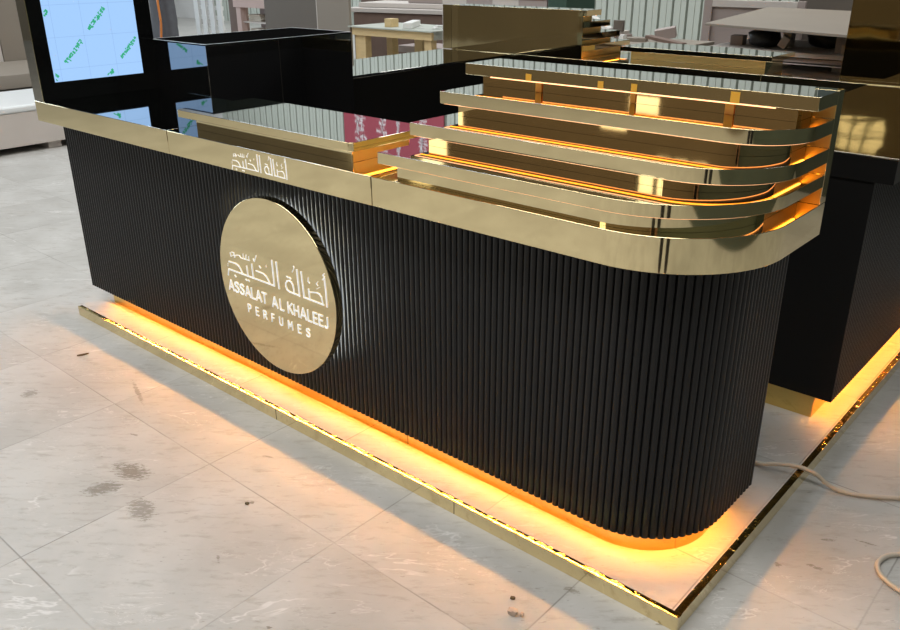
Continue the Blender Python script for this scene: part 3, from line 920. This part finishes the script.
# ------------------------------------------------------------------ workshop behind, left
st = thing('panel_stack', 'low stack of beige panels topped with white wrapping, on the floor left of the kiosk', 'stack', (-8.4, 3.2, ZF))
obj('panels', MB().box(-8.8, -7.80, 1.4, 4.3, 0.05, 0.342), PALE, st, bevel=0.004)
obj('wrapping', MB().box(-8.78, -7.79, 1.4, 4.31, 0.3425, 0.405), WRAP, st, bevel=0.02)
for y in (1.7, 2.5, 3.40):
    obj('foot', MB().box(-8.75, -7.85, y - 0.06, y + 0.06, ZF + 0.0005, 0.0495), PALE, st)
st = thing('board_pile', 'taller grey-brown pile of boards behind the white-wrapped stack', 'stack', (-9.5, 3.4, ZF))
for i in range(4):
    obj('board', MB().box(-10.1 - 0.02 * (i % 2), -8.90 + 0.03 * (i % 2), 1.8, 4.4, ZF + 0.0005 + 0.139 * i, ZF + 0.132 + 0.139 * i), [TAUPE, PALE, TAUPE_D, TAUPE][i], st, bevel=0.003)
cp = thing('leaning_cupboard', 'tall taupe cupboard with a centre seam, behind the board pile at the left edge', 'cupboard', (-10.5, 3.6, ZF))
obj('carcass', MB().box(-10.9, -10.16, 2.5, 4.9, ZF + 0.0005, 2.2), TAUPE, cp, bevel=0.004)
obj('door', MB().box(-10.157, -10.135, 2.52, 4.00, 0.02, 2.18), PALE, cp, bevel=0.003)
obj('door', MB().box(-10.157, -10.135, 4.01, 4.88, 0.02, 2.18), TAUPE, cp, bevel=0.003)


def cloth_column(x0, x1, y0, y1, h):
    mb = MB()
    n, m = 28, 14
    rg = random.Random(2)
    vs = []
    for k in range(m + 1):
        z = ZF + 0.001 + (h - ZF) * k / m
        s = 1.12 - 0.16 * k / m - (0.25 if k == m else 0)
        for i in range(n):
            a = 2 * PI * i / n
            f = 1 + 0.08 * math.sin(5 * a + 0.5 * k) * (1 - k / m) + rg.uniform(-0.015, 0.015)
            ca, sa = math.cos(a), math.sin(a)
            q = max(abs(ca), abs(sa)) ** 0.6
            vs.append(((x0 + x1) / 2 + (x1 - x0) / 2 * s * f * ca / q, (y0 + y1) / 2 + (y1 - y0) / 2 * s * f * sa / q, z))
    fs = [(k * n + i, k * n + (i + 1) % n, (k + 1) * n + (i + 1) % n, (k + 1) * n + i) for k in range(m) for i in range(n)]
    fs += [tuple(range(n - 1, -1, -1)), tuple(m * n + i for i in range(n))]
    return mb.add(vs, fs)


cm = thing('covered_machine', 'machine under a dark grey cloth with an orange cable, beyond the tall black cabinet', 'machine', (-13.5, 8.3, ZF))
obj('cloth_cover', cloth_column(-13.88, -13.30, 8.0, 8.22, 1.25), GREYF, cm, smooth=True)
obj('orange_cable', MB().tube(smooth_path([(-13.40, 7.93, 1.2), (-13.39, 7.92, 0.9), (-13.36, 7.91, 0.6), (-13.40, 7.90, 0.3), (-13.35, 7.88, 0.0)]), 0.02, 6), ORANGE, cm)

lr = thing('slatted_rack', 'white slatted rack standing upright against the far wall side, above the black cabinet', 'rack', (-13.6, 9.1, ZF))
for i in range(4):
    x = -14.02 + 0.235 * i
    obj('upright', MB().box(x, x + 0.13, 9.0, 9.03, ZF + 0.0005, 1.5), WHITE, lr)
rs = MB()
for k in range(9):
    z = 0.08 + 0.165 * k
    rs.box(-14.0, -13.2, 9.0305, 9.06, z, z + 0.07)
obj('cross_slats', rs, WHITE, lr)
tag(obj('brown_board', MB().obox((-13.24, 9.4, 0.74), (0.50, 0.05, 1.50)), BROWN, loc=(-13.24, 9.4, ZF)), 'narrow brown panel standing right of the white slatted rack', 'panel')

pt = thing('paper_shelf', 'pink topped shelf table holding loose papers, left of the taupe panels', 'shelf', (-11.0, 8.2, ZF))
obj('top', MB().box(-11.40, -10.2, 8.0, 8.5, 0.90, 1.02), PINK, pt, bevel=0.004)
obj('leg', MB().box(-11.36, -11.25, 8.02, 8.12, ZF + 0.0005, 0.8998), PINK, pt)
obj('leg', MB().box(-10.35, -10.24, 8.02, 8.12, ZF + 0.0005, 0.8998), PINK, pt)
obj('back_board', MB().box(-11.36, -10.24, 8.46, 8.49, ZF + 0.0005, 0.8998), BROWN, pt)
for z in (0.50, 0.70):
    obj('shelf_board', MB().box(-11.24, -10.36, 8.05, 8.455, z - 0.02, z), PALE, pt)
rg = random.Random(11)
for i, (z, x) in enumerate(((0.7003, -11.05), (0.7003, -10.6), (0.5003, -11.05), (0.5003, -10.6))):
    mb = MB()
    for k in range(4):
        mb.obox((x + rg.uniform(-0.03, 0.03), 8.22, z + 0.012 + 0.024 * k), (0.28, 0.2, 0.02), rz=rg.uniform(-0.25, 0.25))
    tag(obj('paper_bundle', mb, PAPER, loc=(x, 8.22, z)), ['left bundle of papers on the upper board of the pink shelf', 'right bundle of papers on the upper board of the pink shelf', 'left bundle of papers on the lower board of the pink shelf', 'right bundle of papers on the lower board of the pink shelf'][i], 'paper', 'papers on the pink shelf')

tag(obj('taupe_panel', MB().obox((-8.81, 7.05, 0.80), (1.06, 0.04, 1.62)), TAUPE_D, loc=(-8.81, 7.05, ZF), bevel=0.004), 'wide dark taupe panel standing upright, left of the pair behind the black cabinet', 'panel', 'upright taupe panels')
tag(obj('taupe_panel', MB().obox((-7.985, 7.02, 0.80), (0.57, 0.04, 1.62)), TAUPE, loc=(-7.985, 7.02, ZF), bevel=0.004), 'narrower taupe panel standing upright, right of the pair behind the black cabinet', 'panel', 'upright taupe panels')
tag(obj('edge_strip', MB().box(-8.283, -8.2715, 7.0, 7.02, ZF + 0.0005, 1.6), PALE, loc=(-8.277, 7.01, ZF)), 'thin pale upright strip between the two taupe panels', 'strip')

wt = thing('work_table', 'yellow wooden work table with a grey top, behind the side counter', 'table', (-7.0, 7.3, ZF))
obj('table_top', MB().box(-7.69, -6.36, 6.96, 7.70, 0.8405, 0.855), SHEET, wt, bevel=0.002)
obj('apron', MB().box(-7.66, -6.40, 7.0, 7.035, 0.755, 0.84), WOOD, wt)
obj('apron', MB().box(-6.435, -6.40, 7.036, 7.65, 0.755, 0.84), SHEET, wt)
for (x0, x1, ya, yb_) in ((-7.65, -7.48, 7.036, 7.13), (-6.54, -6.436, 7.036, 7.12), (-7.65, -7.55, 7.55, 7.65), (-7.18, -7.06, 7.55, 7.65), (-6.54, -6.436, 7.55, 7.65)):
    obj('leg', MB().box(x0, x1, ya, yb_, ZF + 0.0005, 0.84), WOOD, wt)
tag(obj('wood_block', MB().box(-7.22, -7.11, 7.1, 7.22, 0.8556, 0.945), WOOD, loc=(-7.16, 7.16, 0.8556), bevel=0.003), 'squared wooden block standing on the work table', 'wood offcut')
tag(obj('white_bar', MB().obox((-6.93, 7.25, 0.888), (0.10, 0.50, 0.062), rz=0.55), WHITE, loc=(-6.93, 7.25, 0.8556), bevel=0.003), 'white bar lying across the work table', 'board offcut')
sv = MB()
rg = random.Random(3)
for i in range(14):
    sv.obox((-6.60 + rg.uniform(-0.18, 0.18), 7.35 + rg.uniform(-0.15, 0.2), 0.861 + 0.004 * (i % 3)), (rg.uniform(0.03, 0.10), rg.uniform(0.02, 0.06), 0.004), rz=rg.uniform(0, 3))
tag(obj('wood_shavings', sv, WHITE, loc=(-6.6, 7.4, 0.8556), stuff=True), 'white shavings scattered on the right end of the work table', 'shavings')

bp = thing('board_heap', 'heap of mauve boards lying under the work table', 'stack', (-6.9, 8.1, ZF))
for i in range(7):
    obj('board', MB().obox((-6.85 + 0.06 * (i % 3), 8.15, ZF + 0.045 + 0.082 * i), (1.9, 0.5, 0.078), rz=0.02 * ((i * 3) % 5 - 2)), [MAUVE, BROWN, PALE, MAUVE, TAUPE_D, PALE, MAUVE][i], bp)

lp = thing('long_panel_stack', 'long pale panels lying on a high pile, above and behind the work table', 'stack', (-8.2, 9.2, ZF))
obj('base_pile', MB().obox((-8.25, 9.25, 0.43), (2.5, 0.75, 0.87), rz=0.20), BROWN, lp)
obj('panel', MB().obox((-8.25, 9.25, 0.90), (2.7, 0.85, 0.055), rz=0.20), PALE, lp, bevel=0.004)
obj('panel', MB().obox((-8.20, 9.35, 0.963), (2.6, 0.70, 0.06), rz=0.21), PALE, lp, bevel=0.004)
obj('panel', MB().obox((-7.95, 9.45, 1.055), (1.6, 0.55, 0.115), rz=0.22), MAUVE, lp, bevel=0.004)
rg = random.Random(21)
cl_ = [(-10.55, 10.2, 0.30, 0.40), (-10.1, 10.3, 0.34, 0.36), (-9.7, 10.25, 0.30, 0.44)]
for i, (x, y, wd, h) in enumerate(cl_):
    mb = MB().obox((x, y, ZF + 0.5), (wd, 0.4, 1.0)).obox((x + 0.02, y, ZF + 1.0 + h / 4), (wd * 0.9, 0.36, h / 2 - 0.002), rz=0.2)
    tag(obj('brown_crate', mb, BROWN, loc=(x, y, ZF), bevel=0.006), ['left of the three brown crates heaped beyond the work table', 'middle of the three brown crates heaped beyond the work table', 'right of the three brown crates heaped beyond the work table'][i], 'crate', 'brown crates')

names = ['first pale pink carton from the left above the far gold mirror panel', 'second pale pink carton from the left above the far gold mirror panel', 'third pale pink carton from the left above the far gold mirror panel', 'fourth pale pink carton from the left above the far gold mirror panel']
for i in range(4):
    x = -6.24 + 0.335 * i
    c = thing('pink_carton', names[i], 'carton', (x + 0.17, 7.3, ZF), 'pale pink cartons')
    obj('box', MB().box(x, x + 0.332, 7.0, 7.6, ZF + 0.0005, 1.42), MAUVE if i % 2 else PALE, c, bevel=0.004)
    obj('top_flap', MB().box(x + 0.005, x + 0.327, 6.996, 7.0, 1.20, 1.21), BROWN, c)
tag(obj('green_crate', MB().box(-4.893, -4.68, 7.0, 7.5, ZF + 0.0005, 1.42), GREEN, loc=(-4.8, 7.2, ZF), bevel=0.01), 'dark green crate right of the pale pink cartons', 'crate')

# workshop behind, right: bench with offcuts, framed panel, big board on a stack
bn = thing('offcut_bench', 'taupe bench piled with offcuts before the grey steel sheet wall', 'bench', (-3.75, 6.7, ZF))
obj('bench_top', MB().box(-4.55, -3.22, 6.3, 7.1, 0.89, 0.92), TAUPE, bn, bevel=0.003)
for x in (-4.5, -3.3):
    for y in (6.36, 6.98):
        obj('leg', MB().box(x, x + 0.06, y, y + 0.06, ZF + 0.0005, 0.8897), WOOD, bn)
BZ = 0.9203


def offcut(name, c, size, rot, m, label, cat='board offcut'):
    R = Matrix.Rotation(rot[2], 3, 'Z') @ Matrix.Rotation(rot[1], 3, 'Y') @ Matrix.Rotation(rot[0], 3, 'X')
    lo = min((R @ Vector((a * size[0] / 2, b * size[1] / 2, d * size[2] / 2))).z for a in (-1, 1) for b in (-1, 1) for d in (-1, 1))
    return tag(obj(name, MB().obox((c[0], c[1], c[2] - lo), size, rz=rot[2], ry=rot[1], rx=rot[0]), m, loc=c, bevel=0.002), label, cat)


pl_ = thing('offcut_pile', 'flat pile of mauve boards at the left end of the offcut bench', 'stack', (-4.15, 6.75, BZ))
obj('board', MB().box(-4.45, -3.93, 6.55, 6.95, BZ, 0.955), MAUVE, pl_, bevel=0.002)
obj('board', MB().box(-4.40, -3.95, 6.57, 6.93, 0.9553, 0.985), PALE, pl_, bevel=0.002)
offcut('grey_plank', (-4.13, 6.72, 0.9854), (0.23, 0.10, 0.030), (0, 0.50, 0.1), WHITE, 'pale grey plank leaning down to the right over the far amber steps')
offcut('grey_block', (-3.985, 6.80, 0.9854), (0.09, 0.04, 0.09), (0, 0, 0.2), TAUPE_D, 'dark grey square offcut standing beside the pale plank')
offcut('white_block', (-3.885, 6.50, BZ), (0.045, 0.05, 0.065), (0, 0, 0.1), WHITE, 'left of two small white blocks on the bench before the steel sheet wall')
offcut('white_block', (-3.765, 6.50, BZ), (0.045, 0.05, 0.065), (0, 0, -0.1), WHITE, 'right of two small white blocks on the bench before the steel sheet wall')
offcut('brown_wedge', (-3.78, 6.70, BZ), (0.24, 0.12, 0.03), (0, 0, 0.3), TAUPE, 'flat taupe offcut lying behind the two small white blocks')
offcut('mauve_wedge', (-3.56, 6.86, BZ), (0.17, 0.10, 0.085), (0.1, -0.2, 0.35), MAUVE, 'thick mauve offcut heaped in the middle of the bench')
offcut('brown_plank', (-3.40, 6.56, BZ), (0.36, 0.08, 0.025), (0, 0.12, -0.15), BROWN, 'brown strip sloping down to the right end of the bench')
offcut('pale_offcut', (-3.36, 6.40, BZ), (0.14, 0.10, 0.022), (0, 0, 0.15), WHITE, 'flat white offcut at the right end of the bench')

fp = thing('framed_panel', 'mauve framed panel standing upright between the steel sheet wall and the big board', 'panel', (-3.4, 8.35, ZF))
obj('panel_sheet', MB().box(-3.88, -2.95, 8.342, 8.36, ZF + 0.0005, 1.17), MAUVE, fp)
obj('frame_stile', MB().box(-3.92, -3.835, 8.30, 8.3418, ZF + 0.0005, 1.24), MAUVE, fp, bevel=0.003)
obj('frame_stile', MB().box(-3.0, -2.93, 8.30, 8.3418, ZF + 0.0005, 1.20), MAUVE, fp, bevel=0.003)
obj('frame_rail', MB().box(-3.834, -3.001, 8.30, 8.3418, 1.13, 1.195), PALE, fp, bevel=0.003)
tag(obj('dark_taupe_panel', MB().box(-3.1, -1.0, 8.6, 8.64, ZF + 0.0005, 1.9), TAUPE_D, loc=(-2.2, 8.6, ZF)), 'dark taupe panel standing behind the big horizontal board', 'panel')
tag(obj('big_board', MB().prism([(-2.79, 5.96), (-1.60, 5.54), (-0.90, 7.75), (-3.22, 8.17)], 1.1335, 1.15), TAUPE, loc=(-2.2, 6.8, 1.1335), bevel=0.002), 'big taupe board lying flat over bags and blocks, right of the framed panel', 'board')
ps = thing('mauve_board_stack', 'stack of mauve boards under the big flat board, behind the rear counter', 'stack', (-2.2, 6.1, ZF))
obj('base_pile', MB().box(-2.66, -1.42, 5.92, 6.75, ZF + 0.0005, 0.86), BROWN, ps)
for i in range(4):
    z = 0.8605 + 0.035 * i
    obj('board', MB().box(-2.80 + 0.05 * (i % 2), -1.35, 5.90 + 0.015 * (i % 3), 6.8, z, z + (0.026 if i < 3 else 0.030)), [MAUVE, PALE, MAUVE, PALE][i], ps, bevel=0.002)
TZ = 0.9958
H2 = 1.1333 - TZ


def bag(x, y, rx, ry, h, label, seed):
    rg = random.Random(seed)
    bm = bmesh.new()
    bmesh.ops.create_icosphere(bm, subdivisions=3, radius=1)
    mb = MB()
    vs = []
    for v in bm.verts:
        c = v.co
        q = (abs(c.x) ** 3 + abs(c.y) ** 3 + abs(c.z) ** 3) ** (1 / 3)
        f = (1 + 0.10 * math.sin(7 * c.x + 5 * c.z + seed) * math.cos(6 * c.y)) / q
        vs.append((x + c.x * rx * f, y + c.y * ry * f, TZ + h / 2 + max(-h / 2, min(h / 2, c.z * h / 2 * f))))
    mb.add(vs, [[v.index for v in f.verts] for f in bm.faces])
    bm.free()
    return tag(obj('stuffed_bag', mb, BLACK_BAG, loc=(x, y, TZ), smooth=True), label, 'bag', 'black bags')


bag(-2.42, 6.16, 0.10, 0.12, H2 * 0.9, 'left black bag under the big flat board', 1)
bag(-2.05, 6.36, 0.13, 0.14, H2 * 0.97, 'right black bag under the big flat board', 2)
offcut('mauve_block', (-2.63, 6.2, TZ), (0.09, 0.10, 0.065), (0, 0, 0.1), MAUVE, 'square mauve block at the left end under the big flat board', 'wood offcut')
offcut('pale_block', (-2.245, 6.08, TZ), (0.055, 0.07, 0.075), (0, 0.5, 0.1), PALE, 'tilted pale block between the two black bags', 'wood offcut')
offcut('pale_prop', (-2.265, 6.20, TZ), (0.06, 0.08, H2 - 0.0006), (0, 0, 0.05), PALE, 'upright pale block propping the big board behind the tilted block', 'wood offcut')
offcut('mauve_prop', (-1.86, 6.06, TZ), (0.07, 0.07, H2 - 0.0006), (0, 0, 0.2), MAUVE, 'mauve block propping the right part of the big board', 'wood offcut')
offcut('orange_block', (-1.80, 5.98, TZ), (0.055, 0.05, 0.06), (0, 0, 0.05), STONE, 'small tan block at the right end under the big flat board', 'wood offcut')
offcut('prop_block', (-2.62, 6.60, TZ), (0.08, 0.08, H2 - 0.0006), (0, 0, 0.0), TAUPE, 'taupe prop at the back under the left part of the big board', 'wood offcut')
offcut('prop_block', (-1.60, 6.60, TZ), (0.08, 0.08, H2 - 0.0006), (0, 0, 0.0), TAUPE, 'taupe prop at the back under the right part of the big board', 'wood offcut')

# crimson banner on the steel sheet wall, seen mirrored in the gold shelves
bn = thing('wall_banner', 'crimson banner with white script high on the steel sheet wall, mirrored in the shelf tops', 'banner', (-14.3, 14.15, 3.4))
obj('cloth', MB().box(-15.95, -12.6, 14.15, 14.18, 3.3, 5.4), BANNER, bn)
rg = random.Random(8)
sc_ = MB()
for x, wd, st_ in ((-15.35, 0.40, 0.055), (-14.6, 0.34, 0.06), (-14.05, 0.10, 0.05), (-13.25, 0.30, 0.06)):
    z = 3.45
    while z < 5.25:
        l = rg.uniform(0.25, 1.0) * wd
        o_ = rg.uniform(-1, 1) * (wd - l) / 2
        dz = rg.uniform(-0.05, 0.07)
        sc_.stroke([(x + o_ - l / 2, z), (x + o_, z + dz), (x + o_ + l / 2, z + 0.02)], rg.uniform(0.02, 0.05), 14.147, 14.1505)
        if rg.random() < 0.5:
            sc_.stroke([(x + o_ - l / 4, z), (x + o_ - l / 4 + rg.uniform(-0.04, 0.04), z + 0.14)], 0.03, 14.147, 14.1505)
        z += st_ * rg.uniform(0.8, 1.9)
obj('script', sc_, CHALK, bn)


# ------------------------------------------------------------------ the person taking the picture, mirrored in the gold bands
SKIN = mat('warm_skin', (0.42, 0.24, 0.16), 0.55)
TROUSERS = mat('black_trousers', (0.012, 0.012, 0.014), 0.8)
SHIRT = mat('dark_shirt', (0.035, 0.037, 0.045), 0.85)
HAIR = mat('black_hair', (0.01, 0.008, 0.007), 0.6)
SHOE = mat('black_shoe', (0.015, 0.014, 0.013), 0.4)
fh = Vector((fw.x, fw.y, 0)).normalized()
rh = Vector((fh.y, -fh.x, 0))
P0 = Vector((0, 0, 0)) - fh * 0.37


def pw(a, b, z):
    return P0 + rh * a + fh * b + Vector((0, 0, z))


def skinned(name, chains, m, parent=None, loc=None, sub=2, close=0.0):
    """grows one continuous surface over joined chains of (point, radius)"""
    vs, rs, es = [], [], []
    key = {}
    for ch in chains:
        prev = None
        for (p, r) in ch:
            k = tuple(round(c, 4) for c in p)
            if k not in key:
                key[k] = len(vs)
                vs.append(pw(*p))
                rs.append(r)
            i = key[k]
            if prev is not None and prev != i:
                es.append((prev, i))
            prev = i
    me = bpy.data.meshes.new(name)
    org = loc_of(parent) if parent is not None else Vector(loc)
    me.from_pydata([tuple(v - org) for v in vs], es, [])
    bm = bmesh.new()
    bm.from_mesh(me)
    L = bm.verts.layers.skin.verify()
    bm.verts.ensure_lookup_table()
    for i, r in enumerate(rs):
        bm.verts[i][L].radius = (r, r)
        bm.verts[i][L].use_root = (i == 0)
    bm.to_mesh(me)
    bm.free()
    me.materials.append(m)
    o = bpy.data.objects.new(name, me)
    COL.objects.link(o)
    if parent is not None:
        o.parent = parent
    else:
        o.location = loc
    sk = o.modifiers.new('skin', 'SKIN')
    sk.use_smooth_shade = True
    sb = o.modifiers.new('subdivision', 'SUBSURF')
    sb.levels = sb.render_levels = sub
    return o


PEL = ((0, 0, 0.99), 0.125)
body = []
body.append([PEL, ((0, 0.0, 1.18), 0.115), ((0, 0.0, 1.38), 0.135), ((0, 0.0, 1.49), 0.085), ((0, 0.015, 1.57), 0.052), ((0, 0.035, 1.645), 0.075), ((0, 0.04, 1.725), 0.088), ((0, 0.03, 1.775), 0.060)])
for sd in (-1, 1):
    body.append([PEL, ((0.105 * sd, 0, 0.90), 0.095), ((0.115 * sd, 0.015, 0.52), 0.058), ((0.118 * sd, 0.0, 0.34), 0.054), ((0.12 * sd, 0, 0.10), 0.036), ((0.125 * sd, 0.05, 0.045), 0.038), ((0.14 * sd, 0.15, 0.022), 0.028)])
    body.append([((0, 0.0, 1.38), 0.135), ((0.185 * sd, 0, 1.44), 0.062), ((0.25 * sd, 0.09, 1.24), 0.044), ((0.165 * sd, 0.27, 1.46), 0.032), ((0.112 * sd, 0.325, 1.545), 0.026), ((0.098 * sd, 0.343, 1.575), 0.030)])
    palm = ((0.098 * sd, 0.343, 1.575), 0.030)
    for k, (dz, ln) in enumerate(((0.030, 0.9), (0.012, 1.0), (-0.006, 0.95), (-0.024, 0.75))):
        z = 1.585 + dz
        body.append([palm, ((0.100 * sd, 0.366, z), 0.0095), ((0.088 * sd, 0.383, z), 0.0085), ((0.088 * sd - 0.020 * sd * ln, 0.386, z - 0.002), 0.0075)])
    body.append([palm, ((0.088 * sd, 0.335, 1.602), 0.0105), ((0.070 * sd, 0.338, 1.618), 0.0085)])
    body.append([((0, 0.04, 1.725), 0.088), ((0.088 * sd, 0.03, 1.695), 0.016)])
body.append([((0, 0.035, 1.645), 0.075), ((0, 0.118, 1.672), 0.016)])
person = skinned('person', body, SKIN, loc=pw(0, 0, ZF))
tag(person, 'standing person with dark trousers, mirrored in the curved gold bands at the right', 'person')
ch = [[((0, 0, 1.09), 0.112), ((0, 0, 0.985), 0.132)]]
for sd in (-1, 1):
    ch.append([((0, 0, 0.985), 0.132), ((0.107 * sd, 0, 0.87), 0.102), ((0.116 * sd, 0.015, 0.52), 0.076), ((0.118 * sd, 0.0, 0.30), 0.068), ((0.12 * sd, 0, 0.085), 0.062)])
skinned('trousers', ch, TROUSERS, person)
ch = [[((0, 0, 0.93), 0.140), ((0, 0.0, 1.18), 0.130), ((0, 0.0, 1.38), 0.150), ((0, 0.0, 1.50), 0.080)]]
for sd in (-1, 1):
    ch.append([((0, 0.0, 1.38), 0.150), ((0.187 * sd, 0, 1.44), 0.076), ((0.252 * sd, 0.09, 1.24), 0.058), ((0.170 * sd, 0.26, 1.45), 0.046)])
skinned('shirt', ch, SHIRT, person)
for sd in (-1, 1):
    skinned('shoe', [[((0.12 * sd, -0.04, 0.042), 0.044), ((0.125 * sd, 0.06, 0.040), 0.044), ((0.14 * sd, 0.17, 0.026), 0.034)]], SHOE, person)
skinned('hair', [[((0, 0.0, 1.66), 0.070), ((0, 0.0, 1.735), 0.092), ((0, 0.03, 1.785), 0.072), ((0, 0.085, 1.775), 0.035)]], HAIR, person)
for sd in (-1, 1):
    e = bmesh.new()
    bmesh.ops.create_uvsphere(e, u_segments=12, v_segments=8, radius=0.011)
    mb = MB().add([v.co + pw(0.032 * sd, 0.107, 1.70) for v in e.verts], [[v.index for v in f.verts] for f in e.faces])
    e.free()
    obj('eye', mb, WHITE, person)
obj('mouth', MB().tube([pw(-0.022, 0.101, 1.637), pw(0, 0.106, 1.635), pw(0.022, 0.101, 1.637)], 0.005, 8), BROWN, person)
ph = MB()
cpos = Vector((0, 0, CAM_H)) - fw * 0.012
vs = [cpos + r2 * (a * 0.080) + u2 * (b * 0.039) - fw * d for d in (0, 0.008) for a, b in ((-1, -1), (1, -1), (1, 1), (-1, 1))]
ph.add(vs, [(0, 1, 2, 3), (7, 6, 5, 4), (0, 4, 5, 1), (1, 5, 6, 2), (2, 6, 7, 3), (3, 7, 4, 0)])
tag(obj('phone', ph, BLACK, loc=tuple(cpos), bevel=0.003), 'phone held up in both hands by the mirrored person', 'phone')
